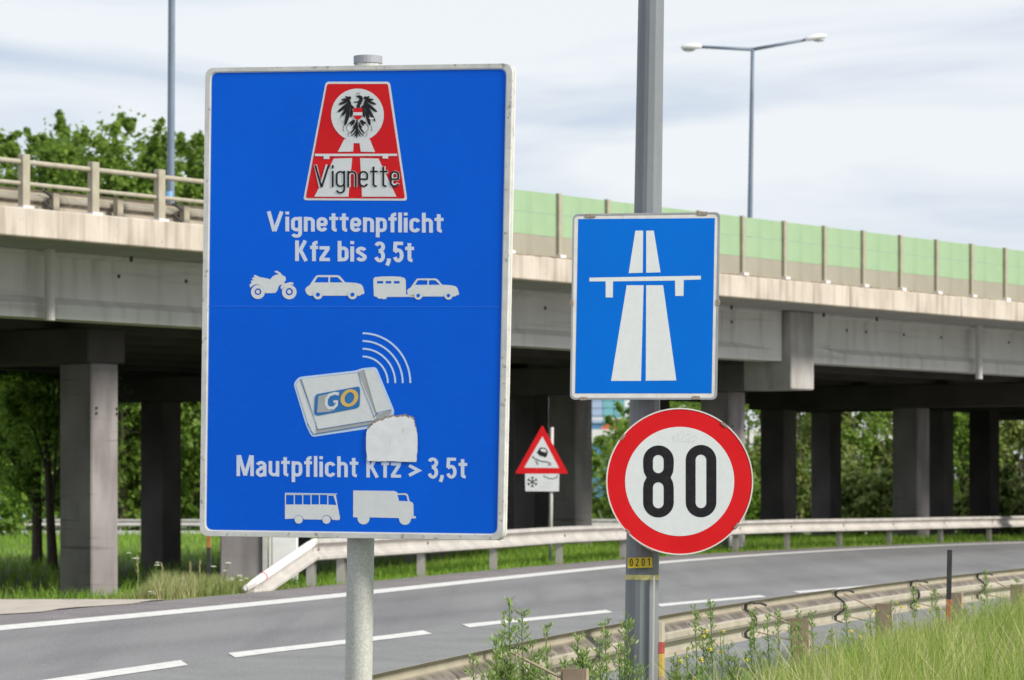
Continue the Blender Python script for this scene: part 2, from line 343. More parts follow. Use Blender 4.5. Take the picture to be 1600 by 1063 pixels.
def strip(name, f0, f1, Y0, Y1, m, lift, step=1.0, kind='structure', label=None, parent=None, n=4):
    Yl = np.arange(Y0, Y1+.001, step); V = []; idx = []
    for Y in Yl:
        a = float(f0(Y)); b = float(f1(Y))
        for k in range(n+1):
            x = a+(b-a)*k/n; V.append((x, Y, float(gz(x, Y) if not (Fx(Y) <= x <= Nx(Y)) else road_z(x, Y))+lift))
    for i in range(len(Yl)-1):
        for k in range(n):
            a = i*(n+1)+k; idx += [a, a+1, a+n+2, a+n+1]
    o = fastmesh(name, V, [4]*(len(idx)//4), idx, m, parent, [k/n for _ in Yl for k in range(n+1)])
    if kind: o['kind'] = kind
    if label: o['label'] = label
    return o
def Dx(Y):   # dashed lane line
    return np.interp(Y, [10, 20, 27.7, 30.3, 31.9, 36.9, 38.6, 43.5, 46, 50.2, 52.4, 60, 90, 130],
                     [-7.2, -5.2, -3.44, -2.80, -2.44, -.88, -.52, 1.16, 1.92, 3.50, 4.2, 7.2, 20, 37])
strip('road', Fx, lambda Y: Fx(Y)*.0+Dx(Y), -15, 120, M['asphalt'], 0.0, label='grey asphalt ramp lane curving away to the right')
strip('merging_lane', Dx, lambda Y: Nx(Y)+.25, -15, 120, M['asphalt_near'], 0.0, label='near lane of coarser asphalt beside the guardrail')
strip('road_shoulder', lambda Y: Fx(Y)-1.28, Fx, -15, 120, M['shoulder'], 0.003, label='dusty asphalt shoulder beyond the white edge line', n=2)
strip('edge_line', lambda Y: Fx(Y)-.02, lambda Y: Fx(Y)+.36, -15, 120, M['paint'], .005, label='solid white edge line', n=1, step=.5)
# concrete apron at the lower left, before the first column
strip('gravel_apron', lambda Y: Fx(Y)-9, lambda Y: Fx(Y)-1.25+.1*math.sin(Y*2.3), 12, 43.5, M['apron'], .012, label='pale gravel strip between shoulder and grass', n=6, step=.5)
dashes = [(14.0, 19.2), (21.0, 26.0), (26.9, 30.2), (31.7, 37.0), (38.6, 43.6), (45.8, 50.3), (52.2, 57.2), (59.5, 64.5), (67, 72)]
dashes[1] = (19.9, 24.6); dashes[2] = (25.4, 30.4)
for a, b in dashes:
    def slx(Y, w): return Dx(Y)+w
    V = []; ii = []
    ys = np.linspace(a, b, 6)
    for k, Y in enumerate(ys):
        for sgn in (-1, 1):
            yy = Y + (.32 if sgn < 0 else -.32)
            x = float(Dx(yy)) + sgn*.135
            V.append((x, yy, float(road_z(x, yy))+.005))
    for k in range(5): ii += [2*k, 2*k+1, 2*k+3, 2*k+2]
    o = fastmesh('lane_dash', V, [4]*5, ii, M['paint']); o['kind'] = 'structure'
# ------------------------------------------------------------------ bridge
U = Vector((3900, F, 0)).normalized(); Vv = Vector((-U.y, U.x, 0))
s0 = 92*(4700-143)/4560; P0 = Vector(((143-800)/s0, F/s0, 0))
def W(u, v, z): return P0 + U*u + Vv*v + Vector((0, 0, z))
def u_at(px, v):
    t = (px-800)/F
    return (t*(P0.y+v*Vv.y) - P0.x - v*Vv.x)/(U.x - t*U.y)
AX = (U, Vv, Vector((0, 0, 1)))
bridge = thing('road_bridge', W(0, 0, 0), 'long grey concrete road bridge on rows of square columns crossing behind the signs', 'bridge')
def ubox(name, u0, u1, v0, v1, z0, z1, m, parent, bevel=0, org=None):
    c = W((u0+u1)/2, (v0+v1)/2, (z0+z1)/2)
    mb = MB().box(c, ((u1-u0)/2, (v1-v0)/2, (z1-z0)/2), AX)
    return mb.build(name, m, parent, origin=c, bevel=bevel)
ZS, ZP, ZG, ZC = 5.68, 6.12, 4.55, 3.92
UL, UR = -32, 120
ubox('deck', UL, UR, -1.95, 21.6, ZS, ZS+.28, M['conc'], bridge)
# parapet panels
pj = [UL] + [u_at(p, -2.1) for p in (-330, -150, -25, 350, 690, 985, 1327, 1501, 1640)]
pj += [pj[-1]+k*6.0 for k in range(1, 20) if pj[-1]+k*6 < UR]
for a, b in zip(pj[:-1], pj[1:]):
    ubox('parapet_panel', a+.012, b-.012, -2.12, -1.78, ZS-.02, ZP, M['parapet'], bridge, bevel=.02)
ubox('parapet_panel', UL, UR, 21.4, 21.75, ZS-.02, ZP, M['parapet'], bridge)
# moss crust along the parapet top
V = []; fc = []
mb = MB()
for k in range(150):
    u = random.uniform(u_at(760, -2.1), u_at(1750, -2.1)); 
    mb.box(W(u, -2.08+random.uniform(0, .06), ZP+.005), (random.uniform(.05, .35), .03, random.uniform(.008, .022)), AX)
tag(mb.build('moss', M['moss'], bridge, origin=W(10, -2.1, ZP)), kind='stuff')
# piers
cu, cv = .72, .76
VC = 1.5
piers = [u_at(143, VC), u_at(1139, VC), u_at(1433, VC+4.17), u_at(1474, VC+3*4.17)]
piers.append(piers[-1]+15.5); piers.insert(0, piers[0]-15.5)
# girders (outer one in spans with shaped flange, inner ones plain)
def girder_profile(o, depth=.62):
    # (v, z) outline, outer face at v=0
    return [(o+0, ZS-.004), (o+0, ZS-.05), (o+.12, ZS-.09), (o+.12, ZG+.36), (o+.0, ZG+.24), (o+.0, ZG), (o+depth, ZG), (o+depth, ZG+.24), (o+depth-.05, ZG+.36), (o+depth-.05, ZS-.09), (o+depth, ZS-.07), (o+depth, ZS-.004)]
def girder_block(o, depth=.62):
    return [(o+0, ZS-.004), (o+0, ZS-.07), (o+.004, ZS-.10), (o+.004, ZG+.36), (o+.0, ZG+.24), (o+.0, ZG), (o+depth, ZG), (o+depth, ZG+.24), (o+depth-.004, ZG+.36), (o+depth-.004, ZS-.1), (o+depth, ZS-.07), (o+depth, ZS-.004)]
pc = [p+.36 for p in piers]
ends = [UL] + pc + [UR]
for gi in range(9):
    o = gi*2.55
    ee = ends if gi else [e for e in ends if abs(e-pc[1]) > .01]
    for a, b in zip(ee[:-1], ee[1:]):
        joint = .52 if True else .1
        a2 = a+(.56 if abs(a-pc[2]) < .01 else .02); b2 = b-(.56 if abs(b-pc[2]) < .01 else .02)
        if b2 < a2+1: continue
        rings = []
        for u, prof in ((a2, girder_block(o)), (a2+.35, girder_block(o)), (a2+1.7, girder_profile(o)), (b2-1.7, girder_profile(o)), (b2-.35, girder_block(o)), (b2, girder_block(o))):
            rings.append([W(u, v, z) for v, z in prof])
        mb = MB().loft(rings)
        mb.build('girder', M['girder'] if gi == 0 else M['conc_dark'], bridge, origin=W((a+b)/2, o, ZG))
# dark round holes in the outer web
for px in (82, 190, 295, 856, 1147, 1219, 1327, 1357, 1416, 1474, 1580):
    u = u_at(px, .05); c = W(u, .115, ZS-.33)
    mb = MB().tube([c - Vv*.012, c + Vv*.01], .035, 10)
    mb.build('drain_hole', M['dark_steel'], bridge, origin=c)
for px, zt in ((205, .03), (1143, .03), (1287, .03), (1370, .03)):
    c = W(u_at(px, -.5), -.5, ZS-.03); MB().tube([c, c+Vector((0, 0, -.09))], .03, 8).build('deck_drip', M['dark_steel'], bridge, origin=c)
for px, zb in ((72, 4.50), (1525, 4.38)):
    u = u_at(px, -.12); c = W(u, -.12, ZG)
    MB().tube([W(u, -.2, ZS+.02), W(u, -.2, zb)], .088, 14).build('drain_pipe', M['girder'], bridge, origin=c, smooth=False)
for k, (p, c_) in enumerate(zip(piers, pc)):
    big = (k == 2)
    v0 = 1.05 if big else 1.45
    # cross beam
    top = ZG-.012; zc_ = 4.27 if k > 3 else ZC
    ubox('cross_beam', c_-.5, c_+.5, v0, 10.9 if k == 3 else 20.6, zc_, top, M['conc_soot_shade'] if big else M['conc_dark'], bridge, bevel=.03)
    if big: ubox('beam_end_block', c_-.5, c_+.5, -.22, 1.047, ZC, ZS-.004, M['beam_end'], bridge, bevel=.03)
    for j in range(5):
        u0 = p; vv = VC+4.17*j; ct = ZG-.012 if (k == 3 and j > 2) else zc_
        w0 = W(u0+cu/2, vv+cv/2, 0); zb = float(gz(w0.x, w0.y))-.4
        ubox('column', u0, u0+cu, vv, vv+cv, zb, ct-.003, M['conc_col'] if (k, j) in ((1, 0), (2, 0), (2, 1), (3, 1), (2, 2), (3, 0)) else M['conc_soot_shade'], bridge, bevel=.025)  # columns catching daylight keep the plain concrete, the rest the darkened copy
# dark column added to fill a black gap; then one seen at the right edge
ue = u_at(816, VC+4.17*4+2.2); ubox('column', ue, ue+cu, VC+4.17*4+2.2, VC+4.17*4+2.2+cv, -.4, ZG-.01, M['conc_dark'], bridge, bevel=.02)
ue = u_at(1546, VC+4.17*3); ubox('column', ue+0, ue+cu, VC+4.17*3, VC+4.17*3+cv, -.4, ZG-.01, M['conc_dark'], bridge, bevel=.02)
for px, y0 in ((150, 0), (182, 0)):    # anchor sleeves on the first column
    for zz in (3.12, 3.03):
        c = W(u_at(px, VC), VC-.01, zz); MB().tube([c, c-Vv*.02], .022, 8).build('anchor', M['dark_steel'], bridge, origin=c)
for px in (1144, 1163):
    for zz in (3.12, 3.03):
        c = W(u_at(px, VC), VC-.01, zz); MB().tube([c, c-Vv*.02], .022, 8).build('anchor', M['dark_steel'], bridge, origin=c)

# bridge railing on the left (posts, top rail, guardrail behind)
railing = thing('bridge_railing', W(u_at(146, -1.95), -1.95, ZP), 'beige steel railing on the bridge edge left of the big blue sign', 'railing')
du = (u_at(249, -1.95)-u_at(37, -1.95))/2; ub = u_at(146, -1.95)
me = None
umax = u_at(640, -1.95); umin = -30
k = -18
while ub+k*du < umax:
    u = ub+k*du; k += 1
    if u < umin: continue
    c = W(u, -1.95, ZP+.43)
    if me is None:
        o = MB().box(c, (.085, .06, .43), AX).build('post', M['beige_paint'], railing, origin=c, bevel=.01); me = o.data
        o2 = MB().box(W(u, -1.95, ZP+.02), (.12, .1, .02), AX).build('footing', M['white_wall'], o, origin=W(u, -1.95, ZP+.02)); mf = o2.data; o2.location = (0, 0, -.41)
    else:
        o = link('post', me, railing, c); o2 = bpy.data.objects.new('footing', mf); COL.objects.link(o2); o2.parent = o; o2.location = (0, 0, -.41)
mb = MB().tube([W(umin, -1.93, ZP+.74), W(umax, -1.93, ZP+.74)], .042, 10); mb.build('top_rail', M['beige_paint'], railing, origin=W(0, -1.93, ZP+.74))
mb = MB().tube([W(umin, -1.93, ZP+.40), W(umax, -1.93, ZP+.40)], .035, 10); mb.build('mid_rail', M['beige_paint'], railing, origin=W(0, -1.93, ZP+.40))
# W-beam profile: (toward traffic, z)
def wprof(th=.006):
    p = [(.022, 0), (.080, .022), (.083, .060), (.012, .112), (0, .135), (0, .175), (.012, .198), (.083, .250), (.080, .288), (.022, .31)]
    return p + [(a-th, b) for a, b in p[::-1]]
def beam_along(pts, nrm, zt, name, m, parent, sections=None):
    """pts world xy list, nrm: function i-> outward (traffic) normal, zt top z per point"""
    rings = []
    for i, p in enumerate(pts):
        n = nrm[i]; rings.append([Vector((p[0], p[1], 0)) + n*a + Vector((0, 0, zt[i]-.31+b)) for a, b in wprof()])
    mb = MB().loft(rings)
    c = Vector((pts[len(pts)//2][0], pts[len(pts)//2][1], zt[len(pts)//2]))
    return mb.build(name, m, parent, origin=c)
bg = thing('bridge_guardrail', W(u_at(146, -1.2), -1.2, ZS+.28), 'guardrail of dull corrugated steel behind the beige bridge railing', 'guardrail')
u = umin
gs = None
while u < umax-4:
    rings = [[W(uu, -1.25, 0)+Vv*a+Vector((0, 0, ZP+.10+b)) for a, b in wprof()] for uu in (u+.01, u+4)]
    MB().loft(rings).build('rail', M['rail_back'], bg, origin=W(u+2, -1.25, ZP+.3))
    u += 4
for px in (-150, -30, 84, 184, 288, 380, 480, 570):
    uu = u_at(px, -1.35); c = W(uu, -1.36, ZP+.0)
    o = MB().box(c, (.07, .05, .36), AX).build('post', M['beige_paint'], bg, origin=c) if gs is None else link('post', gs, bg, c)
    gs = o.data
for px in (67, 270):
    uu = u_at(px, -1.3)
    mb = MB(); mb.tube([W(uu, -1.3, ZP+.40), W(uu+.15, -1.36, ZP+.3), W(uu-.02, -1.33, ZP+.22), W(uu+.12, -1.4, ZP+.08)], .022, 6)
    mb.build('bracket', M['dark_steel'], bg, origin=W(uu, -1.3, ZP+.2))
# noise barrier
nb = thing('noise_barrier', W(u_at(1157, -2.0), -1.95, ZP), 'pale green and beige noise barrier panels between beige posts along the bridge', 'noise barrier')
ua, uc = u_at(873, -1.95), u_at(1570, -1.95); nsp = 11; du = (uc-ua)/nsp
posts = [ua+du*k for k in range(-5, 34)]
ZB0, ZB1, ZB2 = ZP-.01, 6.545, 7.37
mp_ = mfo = m1 = m2 = None
for k, u in enumerate(posts):
    c = W(u, -1.95, (ZP+ZB2)/2)
    if mp_ is None:
        o = MB().box(c, (.055, .05, (ZB2-ZP)/2+.02), AX).build('post', M['beige_paint'], nb, origin=c, bevel=.008); mp_ = o.data
        f_ = MB().box(c, (.09, .09, .05), AX).build('footing', M['white_wall'], o, origin=c); mfo = f_.data
    else:
        o = link('post', mp_, nb, c); f_ = bpy.data.objects.new('footing', mfo); COL.objects.link(f_); f_.parent = o
    f_.location = Vector((0, 0, -(ZB2-ZP)/2+.03)) - Vv*.02
    if k < len(posts)-1:
        for (za, zb_, mm, nm) in ((ZB0, ZB1, 'barrier_beige', 'lower_panel'), (ZB1+.004, ZB1+.42, 'barrier_green', 'middle_panel'), (ZB1+.428, ZB2, 'barrier_green', 'upper_panel')):
            ubox(nm, u+.06, u+du-.06, -1.93, -1.90, za, zb_, M[mm], nb)

# ------------------------------------------------------------------ distant double and single lamps on the bridge
def road_lamp(px, v, top_z, double, label, wid0, wid1, lean=0.0):
    u = u_at(px, v); b = W(u, v, ZS+.28)
    t = thing('street_lamp', b, label, 'street lamp', None)
    top = Vector((b.x+lean, b.y, top_z))
    MB().tube([b + (top-b)*k/6 for k in range(7)], [wid0+(wid1-wid0)*k/6 for k in range(7)], 12).build('pole', M['lamp_pole'], t, origin=b, smooth=True)
    MB().tube([b, b+Vector((0, 0, .25))], wid0*1.5, 12).build('base', M['lamp_pole'], t, origin=b)
    if double:
        s = F/b.y
        for (ex, ez, hx, hz) in double:
            e = top + Vector((ex/s, 0, ez/s)); 
            MB().tube([top+Vector((0, 0, -.05)), e], [.05, .04], 8).build('arm', M['lamp_pole'], t, origin=top, smooth=True)
            h = top + Vector((hx/s, 0, hz/s)); d = (h-e); n_ = 8; rings = []
            for k in range(n_+1):
                f_ = k/n_; c = e + d*f_; wdt = .05+.13*math.sin(math.pi*min(1, f_*.85+.12))**.7; hh = .035+.075*math.sin(math.pi*min(1, f_*.8+.15))
                rings.append([c + Vector((0, math.cos(a)*wdt, math.sin(a)*hh*(1.0 if math.sin(a) > 0 else .55))) for a in [2*math.pi*q/12 for q in range(12)]])
            hd = MB().loft(rings).build('lamp_head', M['lamp_head'], t, origin=e, smooth=True)
            c = e + d*.62 + Vector((0, 0, -.06)); rings = []
            for (sc, dz) in ((1, .02), (.8, -.03), (.4, -.055)):
                rings.append([c + Vector((math.cos(a)*.19*sc, math.sin(a)*.11*sc, dz)) for a in [2*math.pi*q/12 for q in range(12)]])
            MB().loft(rings).build('diffuser', M['lamp_glass'], hd, origin=c, smooth=True)
    return t, b
s_l = None
ulamp = u_at(1171, 10); bl = W(ulamp, 10, 0); sr = F/bl.y
road_lamp(1169, 10, CZ+(HZ-75)/sr, [(-80, 1, -112, 0), (82, 12, 115, 18)], 'blue-grey street lamp with two white heads behind the noise barrier', .085, .05, lean=7/sr)
tl, bb = road_lamp(266, 10, 16, None, 'blue-grey lamp pole rising out of frame behind the bridge railing at left', .088, .068, lean=.05)
ss = F/bb.y; zst = CZ+(HZ-304)/ss
MB().tube([Vector((bb.x, bb.y, zst-.06)), Vector((bb.x, bb.y, zst+.06))], .09, 12).build('sticker', mat('light_blue_sticker', (.2, .45, .75), (.25, .5, .8), scale=9), tl, origin=Vector((bb.x, bb.y, zst)))

# ------------------------------------------------------------------ guardrails at the road
def on_line(fn, Y, off):
    t = tang(fn, Y); n = Vector((t.y, -t.x, 0))   # to the right of travel
    return Vector((float(fn(Y)), Y, 0)) + n*off, t, n
# far guardrail (corrugations face the road, i.e. right)
OFF = -1.32
fg = thing('guardrail', (0, 58, .3), 'pale corrugated guardrail along the far road edge with its left end bent down', 'guardrail')
ypost = []
fpx = [531, 656, 769, 872, 972, 1061, 1148, 1228, 1310, 1388, 1468, 1544]
def Y_for_px(px, off):
    lo, hi = 30., 140.
    for _ in range(50):
        m_ = (lo+hi)/2; p, t, n = on_line(Fx, m_, off)
        if p.x/p.y*F+800 < px: lo = m_
        else: hi = m_
    return lo
ypost = [Y_for_px(p, OFF-.12) for p in fpx]
while ypost[-1] < 135: ypost.append(ypost[-1]+3.7)
RT = 1.0     # rail top height
def far_pts(Ya, Yb, n):
    P = []; Nn = []
    for k in range(n+1):
        p, t, nn = on_line(Fx, Ya+(Yb-Ya)*k/n, OFF); P.append(p); Nn.append(nn)
    return P, Nn
ybend = Y_for_px(489, OFF)
secs = [ybend+.02] + ypost[1::1]
wob = [random.uniform(-.012, .012) for _ in secs]
for i in range(len(secs)-1):
    P, Nn = far_pts(secs[i], secs[i+1]-.02, 4)
    z = [RT + wob[i]+(wob[i+1]-wob[i])*k/4 for k in range(5)]
    beam_along(P, Nn, z, 'rail', M['rail'], fg)
pm = None
for Y in [Y_for_px(484, OFF-.12)] + ypost:
    p, t, n = on_line(Fx, Y, OFF-.10)
    zb = float(gz(p.x, p.y))
    mb = MB(); H = RT-.05-(zb-.15)
    # sigma/C post: web facing along the rail plus two flanges
    c = p + Vector((0, 0, zb-.15+H/2))
    mb.box(c - n*.05, (.055, .003, H/2), (t, n, Vector((0, 0, 1))))
    mb.box(c + t*.055, (.003, .055, H/2), (t, n, Vector((0, 0, 1))))
    mb.box(c - t*.055, (.003, .055, H/2), (t, n, Vector((0, 0, 1))))
    po = mb.build('post', M['rail'], fg, origin=c)
    b = c + n*.07 + Vector((0, 0, H/2-.13))
    MB().box(b, (.05, .028, .11), (t, n, Vector((0, 0, 1)))).build('spacer', M['rail'], fg, origin=b)
    q = Vector((p.x, p.y, RT-.155)) + n*(.10+.004)
    MB().tube([q, q+n*.02], .022, 8).build('bolt', M['clip'], fg, origin=q)
# terminal sloping to the ground
yend = Y_for_px(378, OFF)
P, Nn = far_pts(yend, ybend-.01, 10)
z0 = .30+.12
zt = [z0+(RT-z0)*(k/10) for k in range(11)]
beam_along(P, Nn, zt, 'terminal_rail', M['rail'], fg)
nose = []
p, t, n = on_line(Fx, yend, OFF)
for k in range(9):      # white wrapped top of the terminal
    pp, t, n = on_line(Fx, yend+(ybend-yend)*(k/8), OFF); nose.append(pp+n*.03+Vector((0, 0, zt[0]+(RT-zt[0])*k/8-.045)))
MB().tube(nose, [.035, .055, .06, .06, .06, .06, .06, .06, .05], 10).build('terminal_cap', M['white_wall'], fg, origin=nose[4], smooth=True)
c = nose[2]; MB().tube([c-(nose[3]-nose[2])*.05, c+(nose[3]-nose[2])*.05], .063, 10).build('red_band', M['red_film'], fg, origin=c)

# near guardrail (seen from behind)
ng = thing('guardrail', (2, 29, 0), 'dusty cream guardrail seen from behind along the near edge of the road', 'guardrail')
NT = .75
def near_pt(Y, off=0.): return on_line(Nx, Y, off)
yb = [16.9, 20.9, 25.1, 29.2, 33.0, 36.5, 39.8]
while yb[-1] < 110: yb.append(yb[-1]+3.6)
yb = [5.0, 9.0, 13.0] + yb
for a, b in zip(yb[:-1], yb[1:]):
    P = []; Nn = []
    for k in range(5):
        p, t, n = near_pt(a+(b-a-.015)*k/4); P.append(p); Nn.append(-n)
    dz = random.uniform(-.006, .006)
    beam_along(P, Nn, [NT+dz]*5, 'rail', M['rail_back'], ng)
for Y in yb[2:14]:
    p, t, n = near_pt(Y)
    prof = [(a, b) for a, b in wprof()[:10]]
    # W-shaped dark strap hugging the back of the beam
    pts = [p - n*(a-.024) + Vector((0, 0, NT-.31+b)) for a, b in prof]
    mb = MB()
    rings = [[q + t*.012, q - t*.012, q - t*.012 + n*.025, q + t*.012 + n*.025] for q in pts]
    mb.loft(rings)
    mb.build('bracket', M['dark_steel'], ng, origin=p+Vector((0, 0, .6)))
    # hooked ends
    h = p + n*.02 + Vector((0, 0, NT-.01))
    MB().tube([h, h+n*.05+t*.04+Vector((0, 0, .0)), h+n*.09+t*.08+Vector((0, 0, -.02))], .011, 6).build('hook', M['dark_steel'], ng, origin=h)
    # post and strut on the camera side
    if abs(Y-25.1) < .01: continue
    pp = p + n*.40
    H = .62+.1
    c = Vector((pp.x, pp.y, H/2-.1))
    mb = MB(); ax = (t, n, Vector((0, 0, 1)))
    mb.box(c - n*.0, (.004, .075, H/2), ax)
    mb.box(c + n*.072 + t*.035, (.035, .004, H/2), ax); mb.box(c - n*.072 + t*.035, (.035, .004, H/2), ax)
    mb.box(c - t*.012, (.003, .062, H/2-.01), ax)
    mb.build('post', M['rail_post'], ng, origin=c)
    MB().tube([p+n*.03+Vector((0, 0, NT-.04)), pp-n*.06+Vector((0, 0, .56))], .008, 6).build('strut', M['rail_post'], ng, origin=p)
    MB().tube([p+n*.03+Vector((0, 0, NT-.24)), pp-n*.06+Vector((0, 0, .44))], .006, 6).build('strut', M['rail_post'], ng, origin=p)

# ------------------------------------------------------------------ sign planes and flat prints
class Plane:
    def __init__(s, px, py, Y, yaw=0., lean=0.):
        sc = F/Y; s.o = Vector(((px-800)/sc, Y, CZ+(HZ-py)/sc))
        ex = Vector((math.cos(yaw), -math.sin(yaw), 0)); ez = Vector((0, 0, 1))
        s.ex = ex*math.cos(lean) - ez*math.sin(lean); s.ez = ez*math.cos(lean) + ex*math.sin(lean)
        s.n = s.ex.cross(s.ez)                       # away from the viewer is +? make it point to the viewer
        if s.n.y > 0: s.n = -s.n
    def pix(s, px, py):
        d = Vector(((px-800)/F, 1, (HZ-py)/F)); c = Vector((0, 0, CZ))
        t = (s.o-c).dot(s.n)/d.dot(s.n); return c + d*t
LAY = .0009
def loops_mesh(loops):
    cu_ = bpy.data.curves.new('tmp', 'CURVE'); cu_.dimensions = '2D'; cu_.fill_mode = 'BOTH'
    for lp in loops:
        sp = cu_.splines.new('POLY'); sp.points.add(len(lp)-1)
        for q, (x, y) in zip(sp.points, lp): q.co = (x, y, 0, 1)
        sp.use_cyclic_u = True
    o = bpy.data.objects.new('tmp', cu_); COL.objects.link(o)
    dg = bpy.context.evaluated_depsgraph_get(); me = bpy.data.meshes.new_from_object(o.evaluated_get(dg))
    bpy.data.objects.remove(o); bpy.data.curves.remove(cu_); return me
def place(me, pl, name, m, parent, lay, tf=None):
    n = len(me.vertices); a = np.empty(n*3); me.vertices.foreach_get('co', a); a = a.reshape(-1, 3)
    vs = []
    for x, y, z in a:
        if tf: x, y = tf(x, y)
        else: y = -y
        vs.append(pl.pix(x, y) + pl.n*(LAY*lay))
    c = sum(vs, Vector())/max(1, len(vs))
    me.vertices.foreach_set('co', np.array([v-c for v in vs]).ravel()); me.update()
    me.materials.clear(); me.materials.append(m)
    return link(name, me, parent, c)
def decal(name, loops, pl, m, parent, lay, zoom=None):
    """loops in photo pixels, or in zoomed coordinates (scale, ox, oy)"""
    if zoom: sc, ox, oy = zoom; loops = [[(ox+x/sc, oy+y/sc) for x, y in lp] for lp in loops]
    me = loops_mesh([[(x, -y) for x, y in lp] for lp in loops])
    return place(me, pl, name, m, parent, lay)
def _q(cx, cy, rx, ry, a0, a1, n=8): return [(cx+rx*math.cos(R(a0+(a1-a0)*k/n)), cy+ry*math.sin(R(a0+(a1-a0)*k/n))) for k in range(n+1)]
def glyph(ch, t):
    """strokes (centre lines) of a condensed sans letter, cap height 1; returns strokes, width"""
    h = t/2; w = .30+t; l, r = h, w-h; m = w/2; rx = (w-t)/2; X = .74; B = h; T_ = X-h; ry = .15
    arch = [(l, X-h-ry-.04)] + _q(m, T_-ry, rx, ry, 180, 0) + [(r, 0)]
    bowl = _q(m, T_-ry, rx, ry, 0, 180) + _q(m, B+ry, rx, ry, 180, 360) + [(r, T_-ry)]
    C1 = 1-h
    if ch == 'n': return [[(l, 0), (l, X)], arch], w
    if ch == 'h': return [[(l, 0), (l, 1)], arch], w
    if ch == 'u': return [[(r, X), (r, 0)], [(l, X), (l, B+ry)] + _q(m, B+ry, rx, ry, 180, 360)], w
    if ch == 'i': return [[(h, 0), (h, X)], [(h, .85), (h, 1)]], t
    if ch == 'l': return [[(h, 0), (h, 1)]], t
    if ch == 'g': return [bowl, [(r, X), (r, -.10)] + _q(m, -.10, rx, .17-h*.4, 0, -165)], w
    if ch == 'p': return [bowl, [(l, X), (l, -.26)]], w
    if ch == 'b': return [bowl, [(l, 1), (l, 0)]], w
    if ch == 'e': return [[(r+h*.3, .36)] + [(l, .36)], [(r, .36), (r, T_-ry)] + _q(m, T_-ry, rx, ry, 0, 180) + _q(m, B+ry, rx, ry, 180, 345)], w
    if ch == 'c': return [_q(m, T_-ry, rx, ry, 12, 180) + _q(m, B+ry, rx, ry, 180, 348)], w*.97
    if ch == 't': c = h+.09; return [[(c, .93), (c, B+.10)] + _q(c+.12, B+.08, .12, .08, 180, 275, 5), [(0, X-h*.8), (c+.17+h*.3, X-h*.8)]], c+.17+h*.3
    if ch == 'f': c = h+.08; return [_q(c+.13, C1-.10, .13, .10, 80, 180, 5) + [(c, 0)], [(0, X-h*.8), (c+.15+h*.3, X-h*.8)]], c+.17
    if ch == 'a': return [_q(m, T_-ry, rx, ry, 165, 0) + [(r, 0)], [(r, .45), (m, .42)] + _q(m, B+.12, rx, .16, 95, 270) + [(r, B+.08)]], w*1.02
    if ch == 's': return [_q(m, T_-.13, rx, .13, 15, 200, 7) + [(m, .38)] + _q(m, B+.135, rx, .135, 20, -165, 7)], w*.96
    if ch == 'z': return [[(0, X-h), (w*.92, X-h)], [(w*.92-h*.9, X-h*1.6), (h*.9, h*1.6)], [(0, h), (w*.94, h)]], w*.94
    if ch == 'V': return [[(h*.9, 1), (.27+h*.4, 0)], [(.54+h*.0-h*.1+h, 1), (.27+h*.6, 0)]], .54+t*.95
    if ch == 'K': return [[(h, 0), (h, 1)], [(.42+h*.2, 1), (t, .42)], [(t+.05, .55), (.42+h*.6, 0)]], .42+t*.9
    if ch == 'M': return [[(h, 0), (h, 1)], [(.58+h, 0), (.58+h, 1)], [(h*1.5, 1), (.29+h, .03)], [(.58+h*.5, 1), (.29+h, .03)]], .58+t
    if ch == '3': return [_q(m, C1-.18, rx, .18, 160, -80, 10) + [(m-.03, .53)], [(m-.03, .53)] + _q(m, B+.20, rx, .23, 85, -165, 11)], w
    if ch == '5': return [[(w*.93, C1), (l+.03, C1), (l+.01, .50)], [(l+.0, .49)] + _q(m, B+.24, rx, .26, 120, -160, 11)], w
    if ch == ',': return [[(h*1.2, t*.95), (h*.9, 0), (h*.2, -.17)]], t*1.1
    if ch == '>': return [[(0, .60), (.40, .36), (0, .12)]], .44
    if ch == '0': return [_q(m, C1-.22, rx, .22, 0, 180) + _q(m, B+.22, rx, .22, 180, 360) + [(r, C1-.22)]], w
    if ch == '2': return [_q(m, C1-.2, rx, .2, 165, -20) + [(l, B+.05)], [(0, h), (w, h)]], w
    if ch == '1': return [[(m+.03, 0), (m+.03, 1)], [(m, .93), (m-.14, .80)]], w
    return [], .26
